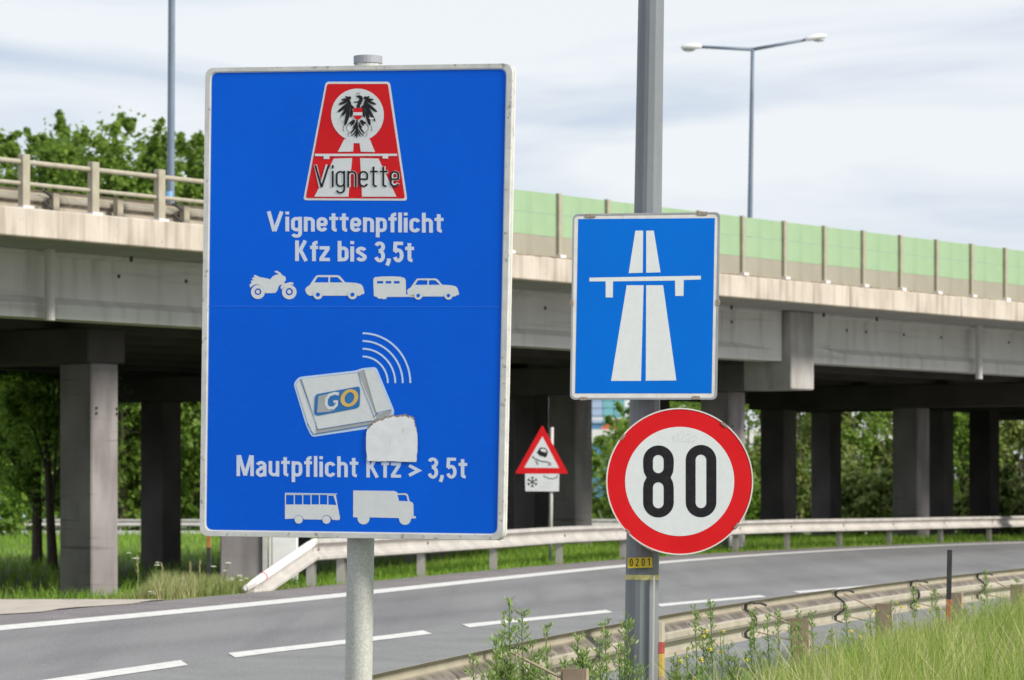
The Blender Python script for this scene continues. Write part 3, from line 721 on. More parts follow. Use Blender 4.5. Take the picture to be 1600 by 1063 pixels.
def text(name, s, x0, yb0, x1, yb1, cap, pl, m, parent, lay, off=.155, gap=.075, **kw):
    """off is the stroke weight as a fraction of the cap height"""
    t = off; pen = 0; items = []
    for ch in s:
        st, wd = glyph(ch, t); items.append((ch, st, pen)); pen += wd + (gap if ch != ' ' else 0)
    wtot = pen-gap; kx = (x1-x0)/(wtot*cap)       # horizontal condensing
    V = []; Fs = []; res = []
    def finish():
        if V:
            mb = MB(); mb.add(V, Fs); c = sum(V, Vector())/len(V)
            res.append(mb.build(name, m, parent, origin=c, recalc=False)); V.clear(); Fs.clear()
        return res
    for gi, (ch, st, px_) in enumerate(items):
        if ch == ' ': finish()
        for si, pts in enumerate(st):
            pts = [((px_+x)*kx*cap, y*cap) for x, y in pts]
            q = [pts[0]]
            for p in pts[1:]:
                if (Vector(p)-Vector(q[-1])).length > .05: q.append(p)
            pts = q; n = len(pts); o = len(V)
            for i, p in enumerate(pts):
                d0 = (Vector(p)-Vector(pts[i-1])).normalized() if i else (Vector(pts[1])-Vector(p)).normalized()
                d1 = (Vector(pts[i+1])-Vector(p)).normalized() if i < n-1 else d0
                d = (d0+d1).normalized(); nn_ = Vector((-d.y, d.x)); k = 1/max(.5, nn_.dot(Vector((-d0.y, d0.x))))
                for sg in (1, -1):
                    dx, dy = nn_.x*t*cap/2*k*sg*(.5+.5*kx), nn_.y*t*cap/2*k*sg*.93
                    X_, Y_ = p[0]+dx, p[1]+dy; ft = X_/(x1-x0)
                    V.append(pl.pix(x0+X_, yb0+(yb1-yb0)*ft-Y_) + pl.n*(LAY*lay+.00012*si))
            for i in range(n-1): Fs.append((o+2*i, o+2*i+1, o+2*i+3, o+2*i+2))
    return finish()
def arc(cx, cy, r, a0, a1, n=12, ry=None):
    ry = ry or r
    return [(cx+r*math.cos(R(a0+(a1-a0)*k/n)), cy+ry*math.sin(R(a0+(a1-a0)*k/n))) for k in range(n+1)]
def rrect(x0, y0, x1, y1, r, n=6):
    return arc(x1-r, y1-r, r, 0, 90, n)+arc(x0+r, y1-r, r, 90, 180, n)+arc(x0+r, y0+r, r, 180, 270, n)+arc(x1-r, y0+r, r, 270, 360, n)
def circ(cx, cy, r, n=40): return arc(cx, cy, r, 0, 360*(n-1)/n, n-1)
def rpoly(pts, r, n=4):
    """rounded polygon"""
    out = []; m_ = len(pts)
    for i in range(m_):
        p0, p, p1 = Vector(pts[i-1]), Vector(pts[i]), Vector(pts[(i+1) % m_])
        a = p + (p0-p).normalized()*r; b = p + (p1-p).normalized()*r
        for k in range(n+1):
            t = k/n; q = a*(1-t)**2 + p*2*t*(1-t) + b*t*t; out.append((q.x, q.y))
    return out
def slab(name, loop, pl, m, parent, z0, z1, bevel=0):
    """solid prism from photo-pixel outline, z along the plane normal in metres"""
    A = [pl.pix(x, y)+pl.n*z0 for x, y in loop]; B = [pl.pix(x, y)+pl.n*z1 for x, y in loop]
    c = sum(A, Vector())/len(A)
    return MB().loft([A, B]).build(name, m, parent, origin=c)
def ringslab(name, outer, inner, pl, m, parent, z0, z1):
    n = len(outer); mb = MB()
    A = [pl.pix(*p)+pl.n*z0 for p in outer]; B = [pl.pix(*p)+pl.n*z1 for p in outer]
    C_ = [pl.pix(*p)+pl.n*z1 for p in inner]; D = [pl.pix(*p)+pl.n*z0 for p in inner]
    mb.loft([A, B, C_, D, A], cap=False)
    c = sum(A, Vector())/n
    return mb.build(name, m, parent, origin=c)
def stroke(pts, w):
    """outline polygon round a polyline"""
    Lp, Rp = [], []
    for i, p in enumerate(pts):
        a = Vector(pts[max(i-1, 0)]); b = Vector(pts[min(i+1, len(pts)-1)]); d = (b-a).normalized(); n = Vector((-d.y, d.x))*w/2
        Lp.append((p[0]+n.x, p[1]+n.y)); Rp.append((p[0]-n.x, p[1]-n.y))
    return Lp + Rp[::-1]

# ------------------------------------------------------------------ big toll sign
YS = 16.3; LEAN = R(.92)
pb = Plane(560, 472, YS, yaw=R(13.9), lean=LEAN)
sc_ = F/YS
base = Vector(((556-800)/sc_, YS+.12, 0))
ts = thing('toll_sign', base, 'large blue toll information sign with red emblem, car symbols and a scraped white patch', 'road sign')
out_ = rpoly([(321.5, 106.5), (801, 99.5), (786, 844), (312.5, 837.5)], 15, 6)
inn_ = rpoly([(329, 112.5), (793, 106.5), (778.5, 836.5), (320.5, 830)], 12, 6)
slab('panel', rpoly([(325, 109.5), (797, 103), (782, 840), (316.5, 834)], 13, 6), pb, M['blue_big'], ts, -.012, 0)
ringslab('frame', out_, inn_, pb, M['signframe'], ts, -.045, .006)
def edge_ring(shrink): return None
# white border film inside the frame
o2_ = inn_; i2_ = rpoly([(331, 114), (791, 108.2), (776.8, 834.3), (322.5, 828)], 11, 6)
decal('border', [o2_, i2_], pb, M['white_edge'], ts, .8)
# groove and outer lip seen on the right edge
ringslab('outer_lip', [( (x-557)*1.0035+557, (y-472)*1.002+472) for x, y in out_], out_, pb, M['signframe2'], ts, -.06, -.035)
slab('seam', [(322, 478.2), (792, 479.4), (792, 480.4), (322, 479.2)], pb, mat('lighter_blue_seam', (.01, .17, .80), (.01, .15, .74), scale=9), ts, .0001, .0009)
# post
def post_c(py): return 573 - (py-90)*.0150
pts = []
for py in (84, 300, 600, 850, 1063, 1330):
    pts.append(Vector(((post_c(py)-800)/sc_, YS+.135, CZ+(HZ-py)/sc_)))
MB().tube(pts, .0625, 24).build('post', M['signpost'], ts, origin=pts[3], smooth=True)
MB().tube([pts[0]+Vector((0, 0, -.03)), pts[0]+Vector((0, 0, .004))], .066, 24).build('post_cap', M['cap'], ts, origin=pts[0], smooth=False)
for py in (150, 470, 800):
    c = Vector(((post_c(py)-800)/sc_, YS+.06, CZ+(HZ-py)/sc_)); MB().box(c, (.62, .022, .02), (pb.ex, pb.n, pb.ez)).build('bracket', M['galv'], ts, origin=c)
# emblem
Z3 = (2.954, 440, 70)
em = decal('emblem_border', [rpoly([(204, 171), (500, 171), (581, 720), (100, 718)], 16)], pb, M['white_edge'], ts, 1, Z3)
decal('emblem_field', [rpoly([(211, 181), (491, 181), (570, 710), (112, 708)], 10)], pb, M['red_film'], em, 2, Z3)
decal('emblem_disc', [circ(351, 325, 122)], pb, M['white_film'], em, 3, Z3)
decal('emblem_road', [[(290, 437), (408, 437), (432, 496), (366, 494), (361, 455), (333, 455), (331, 494), (260, 495)]], pb, M['white_film'], em, 3.4, Z3)
decal('emblem_road', [[(242, 526), (327, 524), (309, 702), (152, 702)]], pb, M['white_film'], em, 3, Z3)
decal('emblem_road', [[(363, 524), (448, 526), (531, 702), (372, 702)]], pb, M['white_film'], em, 3, Z3)
decal('emblem_bridge', [[(155, 504), (534, 504), (534, 514), (493, 514), (493, 526), (467, 526), (467, 514), (222, 515), (222, 528), (195, 528), (195, 515), (155, 515)]], pb, M['white_edge'], em, 4, Z3)
def v3(x, y): return (440+x/2.954, 70+y/2.954)
a_ = v3(152, 658); b_ = v3(545, 658)
text('emblem_word_outline', 'Vignette', a_[0]-.6, a_[1], b_[0]+.6, b_[1], 35, pb, M['white_edge'], em, 4.6, off=.145)
text('emblem_word', 'Vignette', a_[0], a_[1], b_[0], b_[1], 34.5, pb, M['black_film'], em, 5.4, off=.085)
# eagle
ZE = (8.858, 500, 110)
eg = decal('eagle', [[(508, 522), (512, 480), (530, 462), (516, 447), (490, 452), (470, 446), (466, 434), (492, 436), (520, 430), (538, 424), (548, 400), (536, 384), (512, 372), (500, 356), (524, 352), (542, 346), (566, 350), (580, 362), (600, 364), (588, 378), (606, 392), (590, 398), (600, 416), (586, 418), (594, 440), (576, 446), (580, 470), (562, 478), (556, 522)]], pb, M['black_film'], em, 5, ZE)
def feather(root, tip, wd, curve=0.):
    r_, t_ = Vector(root), Vector(tip); d = t_-r_; n = Vector((-d.y, d.x)).normalized(); pts1, pts2 = [], []
    for k in range(9):
        f_ = k/8; q = r_ + d*f_ + n*curve*math.sin(math.pi*f_); ww = wd*.5*(.45+.85*math.sin(math.pi*min(1, .12+f_*.80)))*(1 if k < 8 else .1)
        pts1.append((q.x+n.x*ww, q.y+n.y*ww)); pts2.append((q.x-n.x*ww, q.y-n.y*ww))
    return pts1+pts2[::-1]
fe = [((425, 385), (352, 362), 22), ((410, 390), (296, 408), 24), ((400, 410), (262, 474), 30), ((400, 450), (248, 580), 34), ((400, 480), (296, 645), 34), ((405, 510), (345, 774), 40), ((440, 530), (425, 655), 30)]
wing = []
for side in (1, -1):
    mx = (lambda p: p) if side == 1 else (lambda p: (1044-p[0], p[1]))
    for q, (r_, t_, wd) in enumerate(fe):
        if side == -1 and q == 4: t_ = (272, 715)
        decal('feather', [feather(mx(r_), mx(t_), wd, curve=-6*side)], pb, M['black_film'], eg, 5.2+.05*q, ZE)
    decal('wing', [[mx(p) for p in [(396, 366), (420, 360), (436, 376), (434, 400), (416, 408), (430, 440), (440, 480), (478, 508), (466, 540), (410, 526), (384, 486), (382, 430)]]], pb, M['black_film'], eg, 5.6, ZE)
    for (r_, t_, wd) in (((470, 690), (400, 740), 26), ((480, 690), (430, 770), 24), ((505, 720), (455, 800), 16), ((505, 760), (420, 880), 20), ((508, 820), (445, 905), 14), ((510, 850), (478, 920), 14)):
        decal('tail_feather', [feather(mx(r_), mx(t_), wd, curve=-8*side)], pb, M['black_film'], eg, 5.3, ZE)
    for pl_ in ([(395, 750), (370, 790), (376, 830), (410, 860), (385, 880), (405, 920)], [(440, 880), (438, 905), (455, 915)], [(330, 770), (322, 810), (332, 850)]):
        decal('claw', [stroke([mx(p) for p in pl_], 7)], pb, M['black_film'], eg, 5.3, ZE)
decal('tail', [[(505, 690), (526, 690), (528, 760), (534, 840), (522, 920), (513, 948), (503, 915), (494, 840), (503, 760)]], pb, M['black_film'], eg, 5.5, ZE)
decal('crown', [[(508, 310), (558, 310), (554, 333), (512, 333)]], pb, M['grey_film'], eg, 5.3, ZE)
decal('sickle', [stroke(arc(318, 672, 28, 20, 320, 12, 42), 7)], pb, M['grey_film'], eg, 5.8, ZE)
decal('hammer', [[(684, 655), (752, 660), (750, 680), (724, 680), (716, 750), (706, 750), (712, 680), (684, 672)]], pb, M['white_edge'], eg, 6.0, ZE)
decal('shield', [[(470, 524), (590, 524), (592, 580), (586, 640), (560, 672), (526, 690), (492, 672), (470, 640), (464, 580)]], pb, M['red_film'], eg, 6.4, ZE)
decal('shield_bar', [[(464, 584), (592, 584), (590, 626), (468, 626)]], pb, M['white_edge'], eg, 7.0, ZE)
# lettering
text('lettering', 'Vignettenpflicht', 417, 361.5, 693, 364, 31, pb, M['lilac_film'], ts, 1, off=.175, gap=.06)
text('lettering', 'Kfz bis 3,5t', 461, 408, 647, 410, 32, pb, M['lilac_film'], ts, 1, off=.175, gap=.06)
text('lettering', 'Mautpflicht Kfz > 3,5t', 369.5, 744, 730, 748, 32.5, pb, M['lilac_film'], ts, 1, off=.158, gap=.075)
# vehicle symbols
Z4 = (4.2105, 360, 410)
mc = decal('motorcycle_symbol', [[(125, 150), (140, 135), (134, 122), (152, 118), (140, 105), (160, 98), (152, 88), (165, 84), (195, 98), (235, 105), (262, 112), (280, 92), (302, 82), (318, 80), (308, 70), (292, 66), (294, 56), (312, 58), (330, 70), (342, 86), (362, 94), (366, 118), (352, 132), (362, 140), (396, 130), (416, 136), (412, 148), (385, 148), (352, 162), (334, 182), (330, 160), (340, 150), (330, 146), (318, 158), (310, 185), (296, 202), (232, 204), (226, 190), (212, 160), (190, 148), (165, 146), (150, 152), (132, 168)]], pb, M['white_film'], ts, 1, Z4)
decal('wheel_symbol', [circ(182, 196, 46, 30), circ(182, 194, 22, 20)], pb, M['white_film'], mc, 1.6, Z4)
decal('wheel_symbol', [circ(388, 196, 48, 30), circ(388, 194, 24, 20), circ(388, 194, 14, 16)], pb, M['white_film'], mc, 1.6, Z4)
decal('wheel_symbol', [circ(182, 194, 13, 16)], pb, M['white_film'], mc, 1.6, Z4)
def car_icon(x0, y0, k, z):
    f_ = lambda x, y: (x0+(x-492)*k, y0+(y-246)*k)
    body = [(492, 180), (500, 165), (522, 150), (552, 105), (566, 88), (578, 85), (705, 85), (722, 92), (756, 132), (825, 136), (858, 144), (872, 160), (882, 196), (880, 208), (862, 212), (852, 220), (520, 220), (500, 205)]
    w1 = [(552, 133), (574, 98), (646, 98), (644, 133)]; w2 = [(657, 98), (705, 98), (740, 133), (655, 133)]
    c = decal('car_symbol', [[f_(*p) for p in lp] for lp in (body, w1, w2)], pb, M['white_film'], ts, 1, z)
    for cx in (577, 804):
        decal('wheel_symbol', [circ(*f_(cx, 213), 31*k, 24), circ(*f_(cx, 213), 13*k, 16)], pb, M['white_film'], c, 2.2, z)
        decal('hub_symbol', [circ(*f_(cx, 213), 13.5*k, 16)], pb, M['blue_big'], c, 2.8, z)
    return c
car_icon(492, 246, 1.0, Z4)
car_icon(1162, 248, .877, Z4)
cv_ = decal('caravan_symbol', [[(940, 110), (952, 98), (1000, 94), (1070, 93), (1120, 96), (1146, 104), (1154, 120), (1156, 208), (1176, 214), (1176, 228), (1030, 228), (1026, 240), (1008, 244), (996, 238), (986, 240), (972, 238), (964, 228), (944, 222)],
      [(965, 124), (1005, 124), (1005, 140), (965, 140)], [(1022, 124), (1058, 124), (1058, 140), (1022, 140)], [(1076, 124), (1113, 124), (1113, 140), (1076, 140)]], pb, M['white_film'], ts, 1, Z4)
decal('tow_bar_symbol', [[(1176, 214), (1210, 214), (1210, 230), (1176, 228)]], pb, M['white_film'], cv_, 1, Z4)
# radio waves
for r_ in (166, 216, 266, 318):
    x_ = 870
    cy_ = 795
    rx = r_ if r_ > 200 else r_
    yt = {166: 620, 216: 569, 266: 518, 318: 467}[r_]; xr = {166: 1036, 216: 1085, 266: 1134, 318: 1184}[r_]
    decal('wave_symbol', [stroke([(x_+(xr-x_)*math.sin(R(a)), cy_-(cy_-yt)*math.cos(R(a))) for a in range(0, 91, 5)], 12)], pb, M['paleblue_film'], ts, 1, Z4)
# toll box
tb = decal('toll_box_symbol', [rpoly([(415, 800), (450, 755), (830, 712), (860, 698), (960, 688), (1082, 985), (1062, 1020), (940, 1090), (560, 1146), (535, 1150), (500, 1080)], 22)], pb, M['paleblue_film'], ts, 1, Z4)
decal('toll_box_face', [rpoly([(430, 803), (458, 768), (835, 724), (866, 708), (950, 702), (1064, 985), (1050, 1008), (935, 1072), (560, 1134), (545, 1136), (508, 1060)], 16)], pb, M['grey_film'], tb, 1.8, Z4)
decal('toll_box_side', [[(432, 806), (458, 770), (560, 1040), (562, 1128), (545, 1134), (512, 1062)]], pb, M['white_film'], tb, 2.4, Z4)
decal('toll_box_top', [[(470, 768), (842, 728), (962, 1022), (940, 1040), (575, 1100), (560, 1040)]], pb, M['white_film'], tb, 2.6, Z4)
decal('toll_box_grip', [rpoly([(880, 708), (950, 704), (1062, 972), (975, 1000), (960, 985)], 8)], pb, M['white_film'], tb, 3.0, Z4)
for pl_ in ([(460, 770), (575, 1100), (935, 1042)], [(860, 795), (948, 1020)], [(945, 1022), (965, 992), (1060, 970)], [(842, 726), (860, 795)], [(552, 1130), (700, 1106), (940, 1066)], [(505, 1060), (548, 1134)]):
    decal('toll_box_line', [stroke(pl_, 4)], pb, M['teal_film'], tb, 3.6, Z4)
lg = decal('go_logo', [rpoly([(566, 868), (850, 816), (856, 850), (852, 945), (838, 960), (575, 1010), (552, 1002), (556, 890)], 14)], pb, M['teal_film'], tb, 4.2, Z4)
decal('logo_letter_field', [rpoly([(580, 880), (718, 850), (712, 870), (660, 878), (640, 900), (632, 950), (660, 960), (690, 970), (660, 982), (572, 990)], 4)], pb, M['grey_film'], lg, 4.8, Z4)
def z4(x, y): return (360+x/4.2105, 410+y/4.2105)
gp = [z4(*p) for p in [(716, 868), (690, 862), (655, 872), (634, 900), (632, 935), (648, 958), (682, 958), (700, 938), (704, 915), (680, 918)]]
decal('logo_letter', [stroke(gp, 4.6)], pb, M['white_film'], lg, 5.4)
op = [z4(785+58*math.cos(R(a))+10*math.sin(R(-a)), 893+58*math.sin(R(a))) for a in range(0, 360, 10)]
oi = [z4(785+31*math.cos(R(a))+6*math.sin(R(-a)), 893+38*math.sin(R(a))) for a in range(0, 360, 10)]
decal('logo_letter', [op, oi], pb, M['gold_film'], lg, 5.6)
# scraped residue
zr = [(878, 315), (869, 250), (867, 200), (870, 150), (876, 118), (890, 92), (905, 78), (925, 66), (945, 56), (965, 52), (985, 44), (1010, 40), (1035, 36), (1060, 32), (1085, 33), (1110, 30), (1132, 34), (1150, 44), (1163, 58), (1170, 80), (1175, 110), (1181, 160), (1183, 210), (1180, 260), (1176, 320), (1100, 320), (1020, 317), (940, 317)]
fz = []
for i, p in enumerate(zr):
    q = zr[(i+1) % len(zr)]
    for k in range(3):
        x = p[0]+(q[0]-p[0])*k/3; y = p[1]+(q[1]-p[1])*k/3; am = 6 if (y < 100) else 1.5
        fz.append((x+random.uniform(-am, am), y+random.uniform(-am, am)))
re_ = decal('residue_patch', [fz], pb, M['residue_edge'], ts, 6.4, (3.902, 350, 640))
fz2 = [(x+(4 if x < 1000 and y < 120 else 0)+random.uniform(-1, 1), y+(8+random.uniform(0, 9) if y < 110 else 0)-(1 if y > 300 else 0)) for x, y in fz]
decal('residue_face', [fz2], pb, M['residue'], re_, 7.2, (3.902, 350, 640))
# bus and truck
Z5 = (3.902, 350, 640)
bus = [(372, 512), (382, 508), (685, 514), (682, 520), (694, 590), (708, 662), (702, 675), (660, 673), (650, 655)] + arc(625, 672, 28, 320, 220, 8) + [(596, 672), (488, 670)] + arc(456, 672, 28, 345, 195, 8) + [(372, 668)]
wins = []
xs_ = [378, 430, 481, 532, 583, 634, 690]
for i in range(6):
    a, b = xs_[i]+(2 if i else 0), xs_[i+1]-4
    if i == 5: wins.append([(a, 525), (668, 526), (686, 583), (a, 581)])
    else: wins.append([(a, 521), (b, 522), (b, 580), (a, 579)])
bs = decal('bus_symbol', [bus]+wins, pb, M['white_film'], ts, 1, Z5)
for cx, cy in ((456, 671), (625, 672)): decal('wheel_symbol', [circ(cx, cy, 25, 24)], pb, M['white_film'], bs, 1.8, Z5)
decal('roof_line_symbol', [[(372, 508), (690, 513), (690, 518), (372, 513)]], pb, M['paleblue_film'], bs, 2.4, Z5)
tk = decal('truck_symbol', [[(788, 494), (1040, 497), (1052, 503), (1062, 512), (1108, 511), (1122, 520), (1132, 560), (1150, 568), (1155, 582), (1156, 650), (1170, 651), (1170, 664), (1142, 664), (1142, 672)] + arc(1104, 668, 36, 0, 180, 10) + [(1066, 662), (888, 658)] + arc(851, 664, 37, 0, 180, 10) + [(814, 658), (788, 657)],
          [(1058, 521), (1102, 520), (1114, 528), (1120, 560), (1068, 558)]], pb, M['white_film'], ts, 1, Z5)

# ------------------------------------------------------------------ lamp pole with number plate
YP = 23.53; sp_ = F/YP
def pole_c(py): return 1001+(1063-py)*.0155
lp = thing('lamp_post', ((999-800)/sp_, YP, 0), 'tall grey tapered lamp pole carrying the motorway and speed limit signs', 'lamp post')
rings = []
for py, wpx in ((1175, 54), (1063, 51), (850, 49), (620, 45), (330, 41), (0, 38.5), (-900, 29), (-1400, 24)):
    c = Vector(((pole_c(py)-800)/sp_, YP, CZ+(HZ-py)/sp_)); r_ = wpx/sp_/2/math.cos(R(22.5))
    ring = []
    for k in range(8):
        for da in (-9, 9):
            a = R(22.5+45*k+da+6); ring.append(c + Vector((math.cos(a), math.sin(a), 0))*r_*.975)
    rings.append(ring)
MB().loft(rings).build('pole', M['pole'], lp, origin=rings[0][0])
pp_ = Plane(1001, 880, YP-.135)
slab('pale_strip', [(1021, 900), (1023.5, 900), (1021, 1100), (1018.5, 1100)], pp_, M['galv'], lp, -.02, .004)  # thin pale strip low on the right of the pole
npl = slab('number_plate', [(980.5, 872), (1019, 871), (1019.5, 887), (981, 888)], pp_, M['yellow_film'], lp, -.015, 0)
text('number', '0201', 984, 885.3, 1016.5, 884.4, 12, pp_, M['black_film'], npl, .9, off=.12, gap=.42)
for xx in (989.6, 999.8, 1010): decal('divider', [[(xx, 873), (xx+.7, 873), (xx+.7, 887), (xx, 887)]], pp_, M['gold_film'], npl, .7)
ringv = []
for py in (899, 907):
    c = Vector(((pole_c(py)-800)/sp_, YP, CZ+(HZ-py+1)/sp_)); r_ = 50/sp_/2/math.cos(R(22.5))
    ringv.append([c + Vector((math.cos(R(22.5+45*k+da+6)), math.sin(R(22.5+45*k+da+6)), .02*random.uniform(-.3, .3)))*r_*.982 for k in range(8) for da in (-9, 9)])
MB().loft(ringv, cap=False).build('yellow_tape', M['faded_yellow'], lp, origin=ringv[0][0], recalc=True)
c = Vector(((1010-800)/sp_, YP-.1, CZ+(HZ-852)/sp_))
MB().box(c, (.055, .01, .02), (Vector((.86, 0, -.5)), Vector((0, 1, 0)), Vector((.5, 0, .86)))).build('clamp', M['galv'], lp, origin=c)

# motorway sign
pmw = Plane(1008, 478, YP-.21, lean=R(.95))
mw = thing('motorway_sign', pmw.pix(1008, 478), 'blue square-cornered sign with white motorway and bridge symbol above the speed limit', 'road sign')
slab('panel', rpoly([(896, 336), (1124, 333), (1119, 623), (892, 623)], 8), pmw, M['signframe2'], mw, -.03, -.001)
ringslab('edge_rim', rpoly([(895, 334.6), (1125.4, 331.6), (1120.4, 624.6), (890.6, 624.6)], 9), rpoly([(897.5, 337.4), (1122.5, 334.4), (1117.5, 621.6), (893.5, 621.6)], 8), pmw, M['cap'], mw, -.045, .003)
decal('white_border', [rpoly([(897.5, 337.4), (1122.5, 334.4), (1117.5, 621.6), (893.5, 621.6)], 8)], pmw, M['signframe2'], mw, .5)
fld = decal('blue_field', [[(903.5, 342.5), (1117, 341), (1112, 615), (898.5, 615)]], pmw, M['blue_small'], mw, 1.4)
Z7 = (2.952, 780, 280)
for lp_ in ([(628, 238), (664, 238), (662, 432), (597, 434)], [(678, 238), (713, 238), (744, 430), (678, 432)],
            [(588, 490), (666, 490), (654, 931), (516, 931)], [(678, 490), (756, 490), (817, 929), (676, 930)]):
    decal('road_symbol', [lp_], pmw, M['white_film'], fld, 2.2, Z7)
decal('bridge_symbol', [[(416, 455), (930, 446), (930, 463), (851, 466), (850, 539), (812, 539), (811, 468), (525, 472), (524, 546), (491, 546), (491, 472), (416, 472)]], pmw, M['white_film'], fld, 2.2, Z7)
for x, y, a, b in ((923, 337.5, 8, 2.6), (1098, 333.5, 8, 2.6), (912, 623, 6, 2.6), (1088, 621.5, 6, 2.6), (893.5, 473, 2.6, 5), (1122.5, 472.5, 2.6, 5)):
    slab('clip', rrect(x-a, y-b, x+a, y+b, 1.5, 3), pmw, M['clip'], mw, -.02, .007)
for py in (400, 560):
    c = Vector(((1008-800)/sp_, YP-.165, CZ+(HZ-py)/sp_)); MB().box(c, (.42, .025, .02)).build('bracket', M['galv'], mw, origin=c)
# speed limit
psp = Plane(1062, 752, YP-.22)
sl_ = thing('speed_limit_sign', psp.pix(1062, 752), 'round white speed limit sign with red rim and black 80 on the grey pole', 'road sign')
def ell(cx, cy, rx, ry, n=72): return [(cx+rx*math.cos(2*math.pi*k/n), cy+ry*math.sin(2*math.pi*k/n)) for k in range(n)]
slab('panel', ell(1062, 752.5, 114.3, 114.3), psp, M['red_film'], sl_, -.02, 0)
ringslab('edge_rim', ell(1062, 752.5, 115, 115), ell(1062, 752.5, 113, 113), psp, M['signframe2'], sl_, -.035, .003)
wf = decal('white_disc', [ell(1062, 752.5, 85.3, 85.3)], psp, M['white_film'], sl_, 1)
ZN = (3.796, 940, 640)
eo = arc(337.5, 304, 91, 270, 360, 8) + [(428, 340), (424, 372), (410, 404), (424, 434), (428, 465)] + arc(337.5, 550, 91, 0, 180, 16) + [(246.5, 465), (251, 434), (267, 404), (251, 372), (247, 340)] + arc(337.5, 304, 91, 180, 262, 8)
e1 = arc(336.5, 302, 32, 180, 360, 10)+arc(336.5, 346, 32, 0, 180, 10)
e2 = arc(336.5, 464, 32, 180, 360, 10)+arc(336.5, 554, 32, 0, 180, 10)
decal('digit', [eo, e1, e2], psp, M['black_film'], wf, 2, ZN)
zo = arc(590, 301, 91, 180, 360, 16)+arc(590, 549, 91, 0, 180, 16); zi = arc(589.5, 300, 32, 180, 360, 10)+arc(589.5, 553, 32, 0, 180, 10)
decal('digit', [zo, zi], psp, M['black_film'], wf, 2, ZN)
decal('smudge', [[(1050, 681), (1065, 672), (1082, 674), (1090, 684), (1084, 693), (1068, 690), (1054, 692)]], psp, M['smudge'], wf, 1.6)
for ang in (-142, -52, 136, 38):
    x = 1062+113*math.cos(R(ang)); y = 752.5+113*math.sin(R(ang))
    tx, ty = -math.sin(R(ang)), math.cos(R(ang)); nx_, ny_ = math.cos(R(ang)), math.sin(R(ang))
    slab('clip', [(x+tx*5+nx_*2.2, y+ty*5+ny_*2.2), (x-tx*5+nx_*2.2, y-ty*5+ny_*2.2), (x-tx*5-nx_*2.2, y-ty*5-ny_*2.2), (x+tx*5-nx_*2.2, y+ty*5-ny_*2.2)], psp, M['clip'], sl_, -.02, .007)
for py in (705, 800):
    c = Vector(((1045-800)/sp_, YP-.17, CZ+(HZ-py)/sp_)); MB().box(c, (.3, .03, .02)).build('bracket', M['galv'], sl_, origin=c)

# slippery road warning behind the far guardrail
ptr, tt, nn = on_line(Fx, Y_for_px(861, OFF-.55), OFF-.55); YT = ptr.y
pt_ = Plane(847, 705, YT-.06)
sT = F/YT
wsn = thing('warning_sign', (ptr.x, YT, .3), 'small red triangular skidding car warning sign with snowflake plate behind the guardrail', 'road sign')
def bt(py): return Vector(((862+(700-py)*.012-800)/sT, YT, CZ+(HZ-py)/sT))
MB().tube([bt(668), bt(900)], .034, 12).build('post', M['galv'], wsn, origin=bt(800), smooth=True)
Z6 = (4.089, 780, 640)
def z6(p): return (780+p[0]/4.089, 640+p[1]/4.089)
trp = slab('panel', [z6(p) for p in rpoly([(276, 98), (442, 410), (100, 410)], 14)], pt_, M['red_film'], wsn, -.02, 0)
fw = decal('white_field', [rpoly([(276, 172), (382, 374), (160, 372)], 5)], pt_, M['white_film'], trp, 2, Z6)
decal('car_symbol', [rpoly([(240, 275), (262, 242), (296, 246), (312, 268), (304, 302), (290, 308), (278, 300), (262, 298), (252, 290)], 5), [(262, 258), (272, 250), (296, 254), (304, 270), (292, 274), (268, 266)]], pt_, M['black_film'], fw, 4, Z6)
decal('skid_mark', [stroke([(222, 298), (212, 305), (232, 318), (250, 322), (232, 330), (250, 350), (238, 352)], 7)], pt_, M['black_film'], fw, 4, Z6)
decal('skid_mark', [stroke([(232, 316), (262, 330), (300, 336), (325, 342), (332, 352), (310, 356)], 7)], pt_, M['black_film'], fw, 4.4, Z6)
plt = slab('supplementary_plate', [z6(p) for p in rpoly([(165, 411), (384, 411), (382, 524), (167, 522)], 5)], pt_, M['white_film'], wsn, -.012, 0)
for a in (0, 60, 120):
    d = Vector((math.sin(R(a)), math.cos(R(a))))*34
    decal('snowflake', [stroke([(212-d.x, 463-d.y), (212+d.x, 463+d.y)], 6)], pt_, M['black_film'], plt, 2+a*.006, Z6)
for a in range(0, 360, 60):
    for q in (-1, 1):
        o = Vector((212+math.sin(R(a))*22, 463+math.cos(R(a))*22)); e = o + Vector((math.sin(R(a+q*45)), math.cos(R(a+q*45))))*13
        decal('snowflake', [stroke([tuple(o), tuple(e)], 4.5)], pt_, M['black_film'], plt, 3, Z6)
decal('cloud_symbol', [stroke([(284, 420), (290, 434), (306, 430), (312, 442), (330, 440), (342, 446), (356, 436), (366, 440), (372, 420)], 5)], pt_, M['black_film'], plt, 3, Z6)
decal('faded_print', [[(284, 458), (345, 456), (340, 474), (280, 476)]], pt_, M['smudge'], plt, 2, Z6)
decal('faded_print', [[(264, 484), (330, 482), (330, 500), (260, 502)]], pt_, M['smudge'], plt, 2, Z6)

